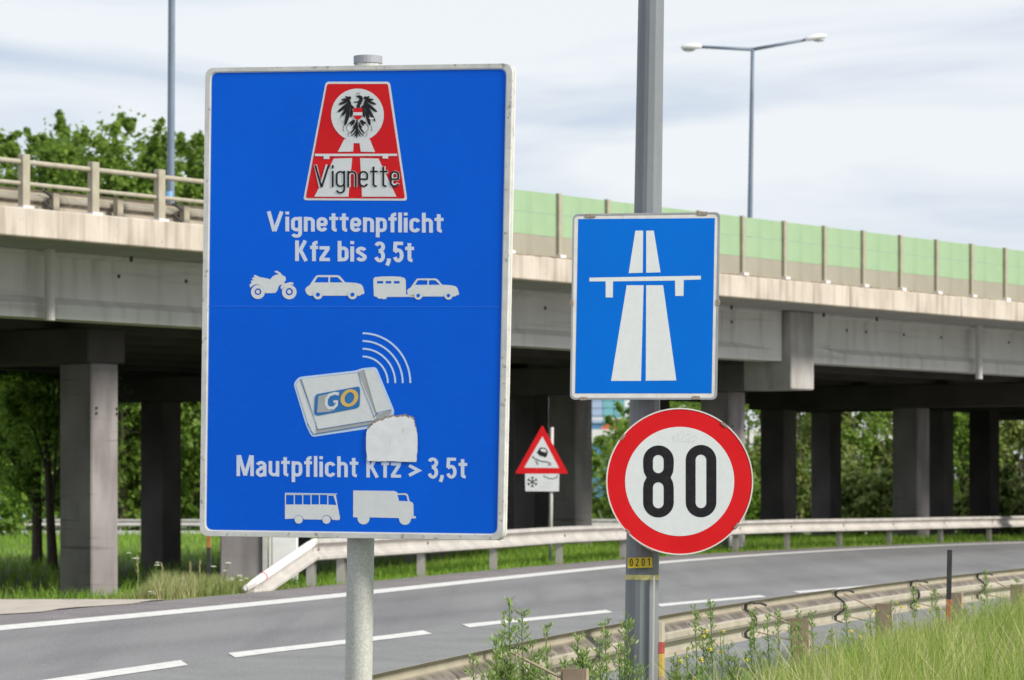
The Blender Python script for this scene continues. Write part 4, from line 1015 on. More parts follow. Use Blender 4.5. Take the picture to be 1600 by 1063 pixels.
# marker stakes
def stake(px, ytop, Y, segs, label, wpx, lean=0):
    s = F/Y; x = (px-800)/s; zt_ = CZ+(HZ-ytop)/s
    t = thing('marker_stake', (x, Y, float(gz(x, Y))), label, 'marker post')
    for (ya, yb_, m_, nm) in segs:
        za = CZ+(HZ-ya)/s; zb_ = CZ+(HZ-yb_)/s; c = Vector((x-lean*(zt_-(za+zb_)/2), Y, (za+zb_)/2))
        MB().box(c, (wpx/s/2, wpx/s/2*.7, abs(za-zb_)/2-.0005), (Vector((1, 0, 0)), Vector((0, 1, 0)), Vector((lean, 0, 1)).normalized())).build(nm, m_, t, origin=c, bevel=.003)
stake(1484, 859, 31.0, [(859, 937, M['black_stake'], 'upper_section'), (937, 1066, M['rust'], 'lower_section')], 'thin black stake with rusty lower half in the grass by the near guardrail', 7.5, lean=.02)
stake(326, 838, 47.2, [(826, 856, M['rust'], 'upper_section'), (856, 908, M['black_stake'], 'middle_section'), (908, 925, M['rust'], 'foot')], 'slim orange and black stake on the far verge below the big blue sign', 6)
# striped post behind the lamp pole
t = thing('delineator_post', ((1029-800)/sp_*24.6/YP, 24.4, 0), 'short post with red and yellow bands right behind the grey lamp pole', 'marker post')
s_ = F/24.4
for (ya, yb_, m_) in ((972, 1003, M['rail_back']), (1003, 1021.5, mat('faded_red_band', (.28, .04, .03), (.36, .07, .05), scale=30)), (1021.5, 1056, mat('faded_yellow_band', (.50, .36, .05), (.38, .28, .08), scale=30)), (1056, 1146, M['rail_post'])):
    a = Vector(((1029-800)/s_, 24.4, CZ+(HZ-ya)/s_)); b = Vector(((1029-800)/s_, 24.4, CZ+(HZ-yb_)/s_))
    MB().tube([b, a], .042, 12).build('band', m_, t, origin=b)

# concrete block and white cabinet under the bridge, left of the terminal
ucol = piers[2]
cb = thing('concrete_plinth', ((376-800)/100., 56.0, -.3), 'grey concrete block standing in the grass left of the guardrail end', 'concrete block')
c = Vector(((376-800)/F*56, 56.4, .25)); MB().box(c, (.33, .3, .80)).build('block', M['conc_col'], cb, origin=c, bevel=.02)
c = Vector(((413.5-800)/F*56, 56.1, .3)); MB().box(c, (.035, .04, .85)).build('edge_post', M['galv'], cb, origin=c)
wb = thing('electrical_cabinet', ((443-800)/F*56.6, 56.6, -.3), 'white cabinet behind the sloping guardrail end under the big blue sign', 'cabinet')
c = Vector(((442-800)/F*56.6, 56.7, .25)); MB().box(c, (.225, .18, .80)).build('body', M['white_wall'], wb, origin=c, bevel=.012)
c2 = c+Vector((.03, -.185, .02)); MB().box(c2, (.19, .006, .68)).build('door', M['lamp_head'], wb, origin=c2, bevel=.003)
for dz in (.05, -.1):
    q = c2+Vector((-.06, -.01, dz)); MB().tube([q, q+Vector((0, -.01, 0))], .012, 8).build('lock', M['dark_steel'], wb, origin=q)
c = Vector(((1150-800)/F*80, 80.2, .62)); wb2 = tag(MB().box(c, (.16, .12, .22)).build('stone_block', M['white_wall'], None, origin=c, bevel=.02), 'small white block behind the far guardrail beside the speed limit sign', 'stone block')

# ------------------------------------------------------------------ far road, rail, cars, building
fr = MB().add([(-80, 163, -.28), (60, 163, -.28), (60, 174, -.28), (-80, 174, -.28)], [(0, 1, 2, 3)]).build('far_road', M['asphalt'], None); fr['kind'] = 'structure'
kb = MB().box((-10, 162.9, -.27), (70, .22, .13)).build('far_kerb', M['paint'], None); kb['kind'] = 'structure'
fgr = thing('guardrail', (-15, 164, -.3), 'distant grey guardrail along the road seen beneath the bridge', 'guardrail')
for k in range(28):
    x = -62+4*k
    rings = [[Vector((xx, 164.6, 0))+Vector((0, -a, 0))+Vector((0, 0, .06+b)) for a, b in wprof()] for xx in (x, x+3.99)]
    MB().loft(rings).build('rail', M['galv'], fgr, origin=(x+2, 164.6, .3))
    MB().box((x, 164.75, 0), (.05, .06, .33)).build('post', M['galv'], fgr, origin=(x, 164.75, 0))
def car(name, loc, m, label, flip=1):
    t = thing(name, loc, label, 'car'); L0 = Vector(loc)
    prof = [(-2.1, .35), (-2.12, .75), (-1.95, .92), (-1.5, .98), (-1.05, 1.38), (.55, 1.42), (1.2, 1.0), (2.0, .86), (2.15, .6), (2.12, .32)]
    for nm, pr, hw, mm in (('body', prof, .85, m),):
        rings = [[L0+Vector((x*flip, sy*hw*(1 if z < 1.0 else .86), z)) for x, z in pr] for sy in (-1, 1)]
        MB().loft(rings).build(nm, mm, t, origin=L0)
    for w_ in ([(-1.35, 1.0), (-1.0, 1.32), (-.3, 1.34), (-.3, 1.0)], [(-.2, 1.0), (-.2, 1.34), (.5, 1.35), (1.0, 1.02)]):
        rings = [[L0+Vector((x*flip, -.80+sy, z)) for x, z in w_] for sy in (-.03, -.075)]
        MB().loft(rings).build('window', M['window'], t, origin=L0)
    for x in (-1.35, 1.35):
        for y in (-.8, .8):
            c = L0+Vector((x, y, .32)); MB().tube([c-Vector((0, .1, 0)), c+Vector((0, .1, 0))], .32, 16).build('wheel', M['rubber'], t, origin=c)
car('parked_car', (-24.2, 168, -.28), M['car_pale'], 'pale blue car on the distant road half hidden by the tree at far left')
# elevated far road with railing, red car, glass tower
ov = thing('overpass', (7, 260, 0), 'distant pale overpass edge with railing seen through the bridge gap', 'bridge')
MB().box((10, 262, 5.6), (60, 5, .5)).build('deck', M['white_wall'], ov, origin=(10, 262, 5.6))
for k in range(20):
    MB().box((-45+6*k, 262, 2.4), (.4, .6, 2.7)).build('pillar', M['white_wall'], ov, origin=(-45+6*k, 262, 2.4))
    MB().box((-46.2+6*k, 257.1, 6.5), (.12, .12, .42)).build('post', M['white_wall'], ov, origin=(-46.2+6*k, 257.1, 6.5))
MB().box((10, 257.1, 6.85), (60, .06, .07)).build('rail', M['white_wall'], ov, origin=(10, 257.1, 6.85))
car('passing_car', (8.6, 260, 5.55), M['car_red'], 'red car on the distant overpass seen between bridge columns')
bd = thing('glass_tower', (0, 640, 0), 'distant blue glass office tower seen through the gap under the motorway sign', 'building')
x1_ = 177/F*640; wdt = 10
MB().box((x1_-wdt/2, 650, 20), (wdt/2-.05, 9, 20)).build('core', M['glassA'], bd, origin=(x1_-wdt/2, 650, 0))
cols_ = ['glassC', 'glassC', 'glassB', 'glassB', 'glassA', 'glassA', 'glassA', 'glassB', 'glassB', 'glassA', 'glassC', 'glassA', 'glassB']
gm = {}
for i in range(5):
    for j in range(10, 18):
        c = Vector((x1_-1-2*i, 640.8, 1+j*1.35)); k = cols_[i]
        if k in gm: link('window_panel', gm[k], bd, c)
        else: gm[k] = MB().box(c, (.94, .1, .62)).build('window_panel', M[k], bd, origin=c).data

# ------------------------------------------------------------------ foliage
def leaves(centers, rad, n, size, squash=(1, 1, .8)):
    """leaf quads scattered round clump centres"""
    k = rng.integers(0, len(centers), n)
    d = rng.normal(size=(n, 3)); d /= np.linalg.norm(d, axis=1)[:, None]
    rr = rad[k]*np.minimum(np.abs(rng.normal(size=n)), 1.55)*.86
    P = centers[k] + d*rr[:, None]*np.array(squash)
    nr = d*.6 + rng.normal(size=(n, 3))*.6 + np.array([0, -.1, .45]); nr /= np.linalg.norm(nr, axis=1)[:, None]
    a = np.cross(nr, rng.normal(size=(n, 3))); a /= np.linalg.norm(a, axis=1)[:, None]; b = np.cross(nr, a)
    s = size*rng.uniform(.6, 1.3, n)[:, None]
    V = np.empty((n, 4, 3)); V[:, 0] = P-a*s; V[:, 1] = P+b*s*.62; V[:, 2] = P+a*s; V[:, 3] = P-b*s*.62
    cv_ = rng.uniform(0, 1, len(centers))
    var = np.clip(.55*cv_[k]+.45*rng.uniform(0, 1, n), 0, 1)
    return V.reshape(-1, 3), np.repeat(var, 4)
def leafobj(name, V, var, m, parent, loc):
    nq = len(V)//4
    return fastmesh(name, V, np.full(nq, 4), np.arange(nq*4), m, parent, var, loc)
def tree(label, x, y, h, rx, rz0, m, n, size, trunk=.22, name='tree', group=None, lean=0., nclump=70, cr=(.45, .95), shoot=1.0, taper_=.35):
    z = float(gz(x, y)) if y < 130 else -.3
    t = thing(name, (x, y, z), label, 'tree' if name == 'tree' else 'bush', group)
    base = Vector((x, y, z)); zc = (h+rz0)/2; hz = (h-rz0)/2
    pts = rng.normal(size=(nclump, 3)); pts /= np.linalg.norm(pts, axis=1)[:, None]; pts *= rng.uniform(.25, 1.0, nclump)[:, None]**.5
    pts[:, 2] = np.sign(pts[:, 2])*np.abs(pts[:, 2])**(.75 if taper_ < .2 else 1); taper = 1-taper_*np.clip(pts[:, 2], 0, 1)
    C = np.stack([x+lean+pts[:, 0]*rx*taper, y+pts[:, 1]*rx*.8*taper, z+zc+pts[:, 2]*hz], 1)
    rad = rng.uniform(cr[0], cr[1], nclump)
    # small upright shoots that break the outline
    ns = nclump; k0 = rng.integers(0, nclump, ns); nst = 4
    tops = C[k0] + np.stack([rng.normal(size=ns)*.25, rng.normal(size=ns)*.25, rng.uniform(.3, .75, ns)*shoot], 1)
    sh = np.concatenate([C[k0]+(tops-C[k0])*f_ for f_ in (.4, .6, .8, 1.0)]); ns = len(sh)
    C2 = np.concatenate([C, sh]); r2 = np.concatenate([rad, rng.uniform(.10, .22, ns)])
    V, var = leaves(C2, r2, n, size)
    leafobj('crown', V, var, m, t, base)
    mb = MB(); top = base+Vector((lean, 0, zc+hz*.4))
    mid = base + (top-base)*.5 + Vector((random.uniform(-.2, .2), 0, 0))
    mb.tube([base-Vector((0, 0, .2)), base+Vector((0, 0, .3)), mid, top], [trunk*1.35, trunk, trunk*.65, trunk*.2], 10)
    for k in range(9):
        f_ = random.uniform(.15, .8); s = base+(top-base)*f_; e = Vector(C[rng.integers(0, nclump)])
        mb.tube([s, (s+e)/2+Vector((0, 0, .3)), e], [trunk*.4*(1-f_*.5), trunk*.22, .02], 6)
    mb.build('trunk', M['bark'], t, origin=base, smooth=True)
    return t
def X_at(px, Y): return (px-800)/F*Y
def H_at(py, Y): return CZ+(HZ-py)*Y/F
LT = [(-95, 178, 200, 5.5, 'at the extreme left edge of the picture'), (14, 180, 188, 4.6, 'above the left part of the bridge railing'), (62, 186, 166, 4.4, 'behind the first railing posts'), (112, 178, 168, 4.6, 'between the first two railing posts'), (162, 184, 164, 4.6, 'rising highest behind the bridge railing'),
      (212, 178, 176, 4.4, 'just left of the blue-grey lamp pole'), (258, 186, 200, 4.4, 'directly behind the blue-grey lamp pole'), (308, 178, 196, 4.8, 'between the lamp pole and the big blue sign'), (375, 184, 206, 4.6, 'half hidden behind the big blue sign'), (470, 184, 225, 4.4, 'fully behind the big blue sign')]
for i, (px, Y, py, rx, lb) in enumerate(LT):
    tree('leafy poplar '+lb, X_at(px, Y), Y, H_at(py+4, Y), rx, .5, M['leafA'], 46000, .15, trunk=.22, nclump=230, cr=(.7, 1.15), group='trees behind the bridge at left', shoot=1.1, taper_=.12)
tree('dark tree with bare trunk under the bridge left of the first column', X_at(58, 96), 96, 8.2, 2.3, 1.15, M['leafB'], 36000, .085, trunk=.15, nclump=120, cr=(.4, .8))
tree('leaning dark tree with forked trunk right beside the first bridge column', X_at(82, 90), 90, 7.5, 1.7, 2.2, M['leafB'], 18000, .085, trunk=.13, lean=-.1, nclump=80)
LB = [(-40, 150, 5.5, 'leafB', 'dark bushy tree beyond the distant road at far left'), (110, 178, 8.5, 'leafB', 'dark bushy tree beyond the distant road behind the first column'), (250, 184, 8.5, 'leafA', 'green bushy tree beyond the distant road behind the second column'),
      (340, 178, 8.0, 'leafB', 'bushy tree beyond the distant road beside the big blue sign'), (520, 180, 7.5, 'leafB', 'bushy tree beyond the distant road behind the big blue sign'), (20, 180, 9.0, 'leafA', 'tall bushy tree beyond the distant road behind the dark trunk'),
      (190, 176, 9.0, 'leafA', 'tall bushy tree beyond the distant road between the two dark columns')]
for px, Y, h, mm, lb in LB:
    tree(lb, X_at(px, Y), Y, h, 3.8, -.3, M[mm], 20000, .16, name='tree', nclump=80, cr=(.7, 1.3), group='trees beyond the distant road')
RB = [(1010, 190, 6.5, 4.2, 'leafB', 'wide dark tree far behind the grey lamp pole'), (1130, 185, 8.2, 4.2, 'leafB', 'wide dark tree far behind the speed limit sign'), (1240, 190, 8.6, 4.0, 'leafA', 'wide tree far behind the narrow column gap'), (1350, 186, 8.4, 4.2, 'leafC', 'wide tree far behind the widest column gap'), (1465, 188, 7.6, 4.0, 'leafA', 'wide tree far behind the brightest right column'), (1560, 186, 6.6, 4.0, 'leafC', 'wide low tree far behind the last column'), (1660, 190, 7.0, 4.0, 'leafA', 'wide tree far beyond the right picture edge'),
      (700, 160, 5.0, 3.2, 'leafB', 'round bush behind the big blue sign post'), (915, 178, 4.1, 3.0, 'leafA', 'green bush in the gap left of the speed limit sign'), (985, 172, 4.9, 1.3, 'leafA', 'green tree top directly left of the grey pole'),
      (1060, 150, 7.0, 3.0, 'leafA', 'green tree behind the speed limit sign'), (1170, 140, 7.0, 2.4, 'leafA', 'light green tree just right of the speed limit sign'), (1250, 135, 7.5, 2.2, 'leafC', 'thin tree in the narrow gap between two dark columns'),
      (1335, 138, 7.0, 2.3, 'leafA', 'light green tree in the wide gap between columns'), (1388, 140, 6.5, 2.0, 'leafC', 'olive bush with reddish leaves at the right of the wide gap'), (1470, 140, 6.0, 2.4, 'leafB', 'dark bush behind the brightest right column'),
      (1505, 132, 4.9, 1.5, 'leafA', 'green bush in the narrow gap left of the last column'), (1592, 136, 5.2, 2.1, 'leafC', 'olive tree with pale gaps at the right edge'), (1690, 138, 6.5, 2.5, 'leafC', 'olive tree beyond the right edge of the picture'),
      (1345, 122, 2.4, 1.6, 'leafC', 'low reddish shrub at the foot of the wide gap'), (1560, 124, 2.2, 1.7, 'leafC', 'low reddish shrub at the foot of the last gap'), (1150, 124, 2.2, 1.6, 'leafB', 'low green shrub right of the speed limit sign')]
for px, Y, h, rx, mm, lb in RB:
    if 120 < Y < 145: Y += 16; h *= 1.08; rx *= 1.1
    tree(lb, X_at(px, Y), Y, h, rx, -.2, M[mm], 17000, .115, name='bush' if h < 5.5 else 'tree', trunk=.12, nclump=60, cr=(.4, .9), group='bushes beyond the bridge')

# grass
def blades(name, P, h, w, m, lean=.35, seg=True, parent=None, label=None):
    n = len(P); th = rng.uniform(0, 2*math.pi, n); d = np.stack([np.cos(th), np.sin(th), np.zeros(n)], 1)
    ph = rng.uniform(0, 2*math.pi, n); ld = np.stack([np.cos(ph), np.sin(ph), np.zeros(n)], 1)*(rng.uniform(.05, 1, n)*lean*h)[:, None]
    ww = (w*rng.uniform(.6, 1.3, n))[:, None]
    V = np.empty((n, 5, 3)); up = np.zeros((n, 3)); up[:, 2] = h
    V[:, 0] = P-d*ww; V[:, 1] = P+d*ww; V[:, 2] = P+d*ww*.8+ld*.35+up*.55; V[:, 3] = P-d*ww*.8+ld*.35+up*.55; V[:, 4] = P+ld+up*.97
    base = np.arange(n)[:, None]*5
    idx = (base+np.array([0, 1, 2, 3, 3, 2, 4])).ravel(); fn = np.tile([4, 3], n)
    patch = .5+.5*np.sin(P[:, 0]*2.3+np.sin(P[:, 1]*.9)*2)*np.sin(P[:, 1]*1.1)
    var = np.clip(.55*patch*patch+.70*rng.uniform(0, 1, n)**1.4, 0, 1)
    o = fastmesh(name, V.reshape(-1, 3), fn, idx, m, parent, np.repeat(var, 5)); o['kind'] = 'stuff'
    if label: o['label'] = label; o['category'] = 'grass'
    return o
# foreground verge right of the near rail
n = 165000
Y = rng.uniform(0, 1, n)**.75*38+9; dx = rng.uniform(0, 1, n)**1.2*8
X = Nx(Y)+.55+dx*np.clip(Y/25, .6, 2)
keep = (X/Y*F+800 > 380) & (X/Y*F+800 < 1720) & (rng.uniform(0, 1, n) < .35+.65*sstep((np.sin(X*3.1+1.3*np.sin(Y*1.7))+np.sin(Y*2.3+X)+1.2)/1.6))
X, Y = X[keep], Y[keep]
edge = np.clip((X-Nx(Y)-.6)/1.3, 0, 1)
h = (.30+.24*edge)*rng.uniform(.35, 1.25, len(X))*(1-.18*np.clip((1200-(X/Y*F+800))/400, 0, 1))
blades('verge_grass', np.stack([X, Y, gz(X, Y)-.03], 1), h, np.full(len(X), .0036), M['grassA'], .55, label='tall bright green grass in front of the near guardrail at lower right')
n = 52000; Y = rng.uniform(12, 46, n); X = Nx(Y)+.6+rng.uniform(0, 7, n)
px = X/Y*F+800; pm_ = np.sin(X*2.6+2*np.sin(Y*.8))*np.sin(Y*1.4+X*.7); k_ = (px > 500) & (px < 1700) & (pm_ > .25); X, Y = X[k_], Y[k_]
blades('coarse_grass', np.stack([X, Y, gz(X, Y)-.02], 1), rng.uniform(.20, .50, len(X)), np.full(len(X), .0055), M['tuft'], 1.0, label='darker broad bladed tufts in the near verge')
n = 7000; Y = rng.uniform(14, 40, n); X = Nx(Y)+.5+rng.uniform(0, 1, n)**2*1.3
px = X/Y*F+800; k_ = (px > 700) & (px < 1700); X, Y = X[k_], Y[k_]
blades('undergrowth', np.stack([X, Y, gz(X, Y)-.02], 1), rng.uniform(.12, .42, len(X)), np.full(len(X), .007), M['weed'], .8, label='low mixed undergrowth at the foot of the near guardrail posts')
# pale seed stalks
n = 9000; Y = rng.uniform(14, 42, n); X = Nx(Y)+.9+rng.uniform(0, 7, n)
px = X/Y*F+800; k_ = (px > 700) & (px < 1700); X, Y = X[k_], Y[k_]
blades('seed_stalks', np.stack([X, Y, gz(X, Y)], 1), rng.uniform(.38, .66, len(X)), np.full(len(X), .0034), M['stalk'], .9, label='pale dry seed stalks leaning over the green verge')
# far verge
n = 90000; Y = rng.uniform(43, 125, n); X = Fx(Y)-1.22-rng.uniform(0, 1, n)**1.4*9
px = X/Y*F+800; k_ = (px > -60) & (px < 1680) & (Y > 43.4); X, Y = X[k_], Y[k_]
e = np.clip((Fx(Y)-1.1-X)/.8, .25, 1)
blades('roadside_grass', np.stack([X, Y, gz(X, Y)-.03], 1), rng.uniform(.07, .22, len(X))*e, np.full(len(X), .007), M['grassB'], .6, label='short green grass behind the far guardrail')
n = 60000; Y = rng.uniform(62, 162, n); X = rng.uniform(-30, 26, n)
px = X/Y*F+800; k_ = (px > -60) & (px < 1680) & (X < Fx(Y)-8); X, Y = X[k_], Y[k_]
blades('meadow_grass', np.stack([X, Y, np.where(Y < 130, gz(X, np.minimum(Y, 130)), -.3)-.03], 1), rng.uniform(.12, .35, len(X)), np.full(len(X), .014), M['grassB'], .6, label='meadow grass under and beyond the bridge')
# rough taller growth on the far verge left of the guardrail end
n = 9000; Y = rng.uniform(43.4, 49.5, n); X = Fx(Y)-1.35-rng.uniform(0, 1, n)**1.3*2.0
px = X/Y*F+800; hmask = np.interp(px, [0, 150, 215, 250, 330, 400, 430], [.12, .16, .45, 1, .75, .5, .2])
blades('rough_grass', np.stack([X, Y, gz(X, Y)-.03], 1), rng.uniform(.16, .44, n)*hmask, np.full(n, .0055), M['grassC'], .55, label='rough dry grass on the verge beside the sloping guardrail end')
# pale stones along the near road edge
mb = MB()
for k in range(260):
    Y = random.uniform(20, 40); x = float(Nx(Y))+random.uniform(.3, .75); r_ = random.uniform(.015, .045)
    mb.tube([(x-r_, Y, .01), (x, Y+r_*.3, .01+r_*.5), (x+r_, Y, .01)], [r_*.5, r_, r_*.4], 6)
tag(mb.build('loose_stones', M['stone'], None), 'pale loose stones under the near guardrail', 'stones', kind='stuff')
mb = MB()
for k in range(90):
    Y = random.uniform(35, 60); x = float(Fx(Y))-random.uniform(.1, 1.2); r_ = random.uniform(.004, .011)
    mb.tube([(x-r_, Y, .335), (x, Y, .335+r_*.6), (x+r_, Y, .335)], [r_*.5, r_, r_*.4], 5)
tag(mb.build('gravel_crumbs', M['stone'], None), 'pale gravel crumbs scattered on the far shoulder', 'gravel', kind='stuff')

# weeds
def weed(px, ytop, Y, label, bushy=1.0, flowers=0, kind='weed', fcol='petal_y', gap=1.0, lean=0.):
    s = F/Y; x = (px-800)/s; z0 = float(gz(x, Y)); H = CZ+(HZ-ytop)/s - z0
    t = thing(kind, (x, Y, z0), label, 'plant', 'weeds in front of the near guardrail' if kind == 'weed' else 'flowering plants on the verges')
    base = Vector((x, Y, z0)); rx = random.Random(int(px*7+Y))
    stems = MB(); tips = []; LV = []; 
    for b in range(max(1, int(2*bushy))):
        off = Vector((rx.uniform(-.10, .10), rx.uniform(-.08, .08), 0))*(1 if b else 0); hh = H*(1 if b == 0 else rx.uniform(.6, .9))
        p = [base+off*f_*1.0+Vector((lean*f_*f_, 0, hh*f_))+Vector((math.sin(f_*5+b)*.01, 0, 0)) for f_ in (0, .3, .6, .85, 1)]
        stems.tube(p, [.006, .005, .004, .003, .0015], 5); tips.append(p[-1])
        nb_ = int(60*hh/.6*gap)
        for q in range(nb_):
            f_ = rx.uniform(.12, .98); c = p[0].lerp(p[-1], f_); a = rx.uniform(0, 6.28); ln = (.10*(1-f_)+.025)*rx.uniform(.7, 1.3)*bushy**.5
            d = Vector((math.cos(a), math.sin(a), rx.uniform(.5, 1.4))).normalized()
            if rx.random() < .5: stems.tube([c, c+d*ln], [.002, .001], 4)
            for r_ in range(rx.randint(3, 6)):
                g_ = rx.uniform(.2, 1.1); e = c+d*ln*g_; a2 = rx.uniform(0, 6.28)
                d2 = (Vector((math.cos(a2), math.sin(a2), rx.uniform(.3, 1.5)))*.6+d*.6).normalized(); l2 = rx.uniform(.016, .042)*(.8+.2*bushy)
                sd_ = d2.cross(Vector((rx.uniform(-1, 1), rx.uniform(-1, 1), .2))).normalized()*rx.uniform(.0028, .0062)
                LV.append((e, e+d2*l2*.5+sd_, e+d2*l2, e+d2*l2*.5-sd_))
    stems.build('stem', M['weed'], t, origin=base)
    V = np.array([[tuple(q) for q in f_] for f_ in LV]).reshape(-1, 3); var = np.repeat(np.random.default_rng(int(px)).uniform(0, 1, len(LV)), 4)
    leafobj('foliage', V, var, M['weed'], t, base)
    for b in range(flowers):
        tp = base + Vector((rx.uniform(-.13, .13)+lean*.7, rx.uniform(-.1, .1), H*rx.uniform(.6, 1.0)))
        mb = MB(); fr_ = rx.uniform(.015, .026)
        for q in range(6):
            a = q*1.047; d = Vector((math.cos(a), math.sin(a), .5)).normalized()*fr_; n_ = Vector((-math.sin(a), math.cos(a), 0))*fr_*.5
            mb.add([tp, tp+d*.6+n_, tp+d, tp+d*.6-n_, tp+Vector((0, 0, fr_*.5))], [(0, 1, 2, 3), (4, 1, 2), (4, 2, 3)])
        mb.tube([tp-Vector((0, 0, .004)), tp+Vector((0, 0, fr_*.7))], [fr_*.6, fr_*.3], 6)
        mb.build('flower', M[fcol], t, origin=tp)
        MB().tube([Vector((x+rx.uniform(-.02, .02), Y, tp.z-.16)), tp], [.0025, .0015], 4).build('stem', M['weed'], t, origin=tp)
    return t
WD = [(798, 938, 20.6, 'tall feathery green weed rising in front of the lane markings left of the grey pole', 2.0), (818, 955, 20.9, 'green weed just right of the tallest feathery weed', 1.6), (778, 1000, 20.2, 'bushy green weed left of the brown guardrail post', 2.0),
      (742, 1027, 19.6, 'short yellow-green weed at the bottom edge between the two sign poles', 1.2), (856, 975, 21.2, 'thin weed right of the brown guardrail post', 1.0), (905, 990, 21.6, 'leafy weed midway between the brown post and the grey pole', 1.6),
      (948, 968, 22.0, 'slim weed just left of the grey lamp pole', 1.2), (982, 958, 22.4, 'leafy weed overlapping the left side of the grey lamp pole', 1.8), (885, 1030, 21.4, 'low bushy weed at the bottom edge right of the brown post', 2.0), (845, 1020, 21.0, 'low weed growing over the brown guardrail post', 1.8),
      (1088, 948, 25.5, 'thin spindly weed right of the grey pole', .9), (1112, 936, 25.8, 'tallest spindly weed right of the speed limit sign', 1.0), (1179, 952, 27.2, 'dense green weed in front of the first dark rail bracket', 1.0),
      (1201, 962, 27.6, 'narrow green weed right of the first dark rail bracket', .8), (1217, 955, 27.8, 'narrow pointed weed left of the brown post in the grass', .8), (1249, 950, 28.0, 'pale green weed before the brown post right of centre', .9), (1270, 955, 28.2, 'leaning weed with open twigs right of the brown post', .8),
      (1238, 975, 27.5, 'short weed at the foot of the brown post right of centre', .9), (1302, 985, 28.5, 'short weed below the second dark rail bracket', .8), (1324, 945, 29.5, 'green weed right of the second dark rail bracket', .9),
      (1429, 910, 33.5, 'tall weed growing over the third dark rail bracket', .8), (1543, 892, 36.5, 'bushy tall weed over the rail near the right edge', 1.1), (1463, 920, 34.0, 'thin dark stemmed weed left of the black stake', .7), (1361, 950, 31.0, 'weed growing before the second brown guardrail post', .8), (1590, 905, 37.0, 'weed at the right edge of the picture', .9)]
WD += [(1345, 985, 29.5, 'ragged weed in the grass below the third rail section', 1.2), (1405, 1000, 28.5, 'ragged weed in the grass left of the black stake', 1.3), (1512, 955, 32.0, 'thin weed in the grass just right of the black stake', 1.0), (1562, 940, 34.0, 'weed in the grass before the last brown post', 1.1),
      (1140, 1010, 25.2, 'low bushy weed below the cream rail right of the grey pole', 2.0), (1060, 1030, 24.0, 'low bushy weed at the foot of the striped post', 2.2), (1190, 1020, 26.2, 'low tangled weed left of the first brown post', 2.0), (1100, 1045, 23.2, 'tangled weed at the bottom edge right of the grey pole', 2.2), (1285, 1015, 27.5, 'low tangled weed right of the first brown post', 1.8), (925, 1040, 21.6, 'low tangled weed at the bottom edge left of the grey pole', 2.0)]
for px, yt, Y, lb, b in WD: weed(px, yt, Y, lb, b)
YF = [(1300, 1010, 27.0, 2, 'pair of yellow blossoms in the grass right of centre at the lower edge'), (1335, 985, 29.0, 3, 'three yellow blossoms below the second dark bracket'), (1412, 960, 30.5, 2, 'two small yellow blossoms midway between second post and black stake'), (1520, 935, 34.5, 2, 'yellow blossoms left of the last brown post'),
      (1128, 985, 25.0, 4, 'yellow flowering plant below the speed limit sign with four blossoms'), (1075, 1012, 24.4, 4, 'yellow flowers just right of the striped post'), (1055, 1025, 24.0, 3, 'low yellow flowers at the foot of the striped post'), (1150, 1018, 25.2, 4, 'yellow flowers in the grass below the cream rail'),
      (1168, 1022, 25.6, 2, 'single pair of yellow blossoms before the first brown post'), (1090, 1045, 23.8, 3, 'yellow flowers at the bottom edge right of the grey pole'), (885, 1046, 21.4, 2, 'yellow blossom left of the grey pole at the bottom edge'), (1218, 1030, 26.0, 3, 'yellow flowers at the foot of the first brown post'),
      (1394, 938, 32.0, 3, 'tall yellow flower between brown post and black stake'), (1458, 928, 33.0, 2, 'yellow flower directly left of the black stake'), (1466, 950, 32.0, 3, 'yellow flowers at the foot of the black stake'), (1374, 955, 31.0, 2, 'yellow flower before the second brown post'),
      (1430, 978, 30.5, 3, 'yellow flower cluster in the grass left of the black stake'), (1582, 960, 33.0, 3, 'yellow flowers in the grass at the right edge'), (1545, 980, 31.5, 2, 'pair of faint yellow flowers in the grass right of the stake'), (1492, 945, 32.5, 2, 'yellow flower directly right of the black stake')]
for px, yt, Y, nf, lb in YF: weed(px, yt, Y, lb, .5, nf, 'yellow_flower', gap=.45)
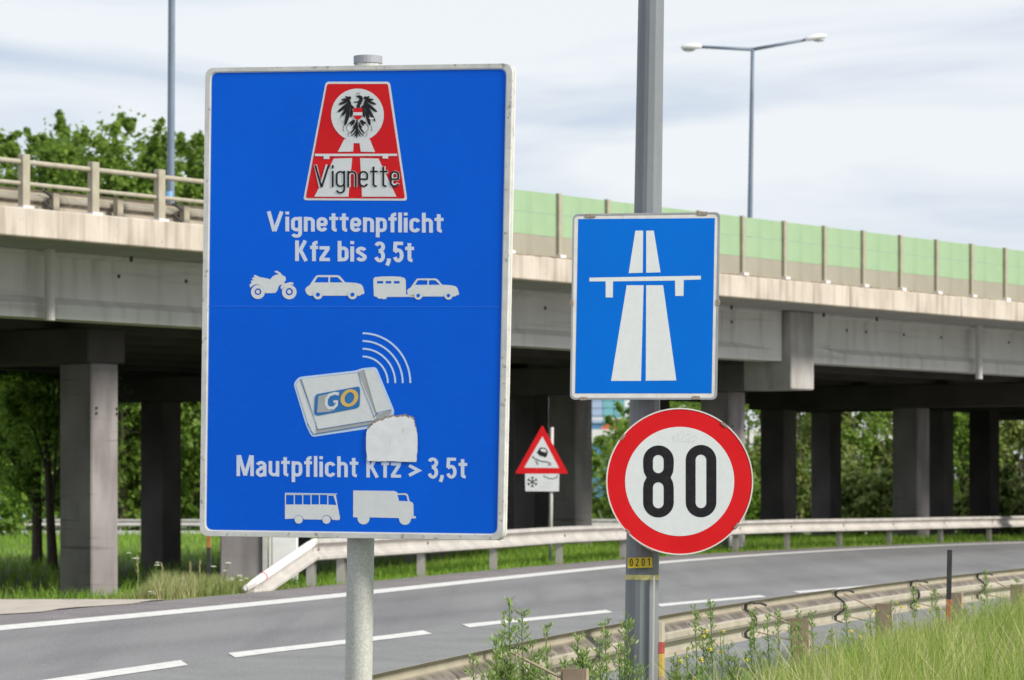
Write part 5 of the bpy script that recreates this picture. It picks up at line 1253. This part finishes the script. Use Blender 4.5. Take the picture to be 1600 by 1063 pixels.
def umbel(px, ytop, Y, label, n=3, r0=.035):
    s = F/Y; x = (px-800)/s; z0 = float(gz(x, Y)); H = CZ+(HZ-ytop)/s - z0; base = Vector((x, Y, z0)); rx = random.Random(px)
    t = thing('white_flower', base, label, 'plant', 'flowering plants on the verges')
    for k in range(n):
        tp = base + Vector((rx.uniform(-.10, .12)*n/2, rx.uniform(-.1, .1), H*(1 if k == 0 else rx.uniform(.72, .97))))
        MB().tube([base, base.lerp(tp, .5)+Vector((.01, 0, .02)), tp], [.006, .004, .003], 5).build('stem', M['weed'], t, origin=base)
        mb = MB(); r_ = r0*rx.uniform(.7, 1.2)
        for q in range(22):
            a = rx.uniform(0, 6.28); rr = r_*math.sqrt(rx.random()); c = tp+Vector((math.cos(a)*rr, math.sin(a)*rr, .012-rr*.25)); e = r_*.22
            mb.add([c+Vector((e, 0, 0)), c+Vector((0, e, 0)), c+Vector((-e, 0, 0)), c+Vector((0, -e, 0)), c+Vector((0, 0, e*.7)), c-Vector((0, 0, e*.7))], [(0, 1, 4), (1, 2, 4), (2, 3, 4), (3, 0, 4), (1, 0, 5), (2, 1, 5), (3, 2, 5), (0, 3, 5)])
        mb.build('flower_head', M['petal_w'], t, origin=tp)
UM = [(224, 865, 45, 4, 'white flower heads on tall stems before the dark second column'), (230, 925, 43.5, 2, 'low white flower at the foot of the dark second column'), (286, 905, 45.5, 3, 'white flowers in the middle of the verge left of the thin stake'), (345, 880, 47, 3, 'white flower heads just right of the thin orange stake'),
      (362, 900, 47, 3, 'small white daisies left of the guardrail end'), (376, 905, 47.2, 3, 'small white daisies touching the guardrail end'), (350, 908, 46.6, 2, 'low white daisies right of the thin stake'), (305, 918, 45.5, 2, 'low white blossoms left of the thin stake')]
for px, yt, Y, n, lb in UM: umbel(px, yt, Y, lb, n)
for px, yt, Y, lb in ((214, 868, 44.5, 'dry brown stalk before the dark second column'), (252, 880, 45, 'tall grass clump stalk left of the white flowers'), (296, 878, 46, 'pale stalk behind the verge flowers'), (311, 876, 46.5, 'pale stalk left of the thin orange stake')):
    s = F/Y; x = (px-800)/s; z0 = float(gz(x, Y)); H = CZ+(HZ-yt)/s-z0; b = Vector((x, Y, z0)); mb = MB()
    mb.tube([b, b+Vector((.02, 0, H*.6)), b+Vector((.0, 0, H))], [.003, .002, .001], 5)
    for q in range(14):
        c = b+Vector((.01, 0, H*(.6+.4*q/14))); d = Vector((random.uniform(-.03, .03), 0, .03)); mb.tube([c, c+d], [.003, .001], 4)
    tag(mb.build('dry_stalk', M['straw'], None, origin=b), lb, 'plant', 'dry stalks on the far verge')
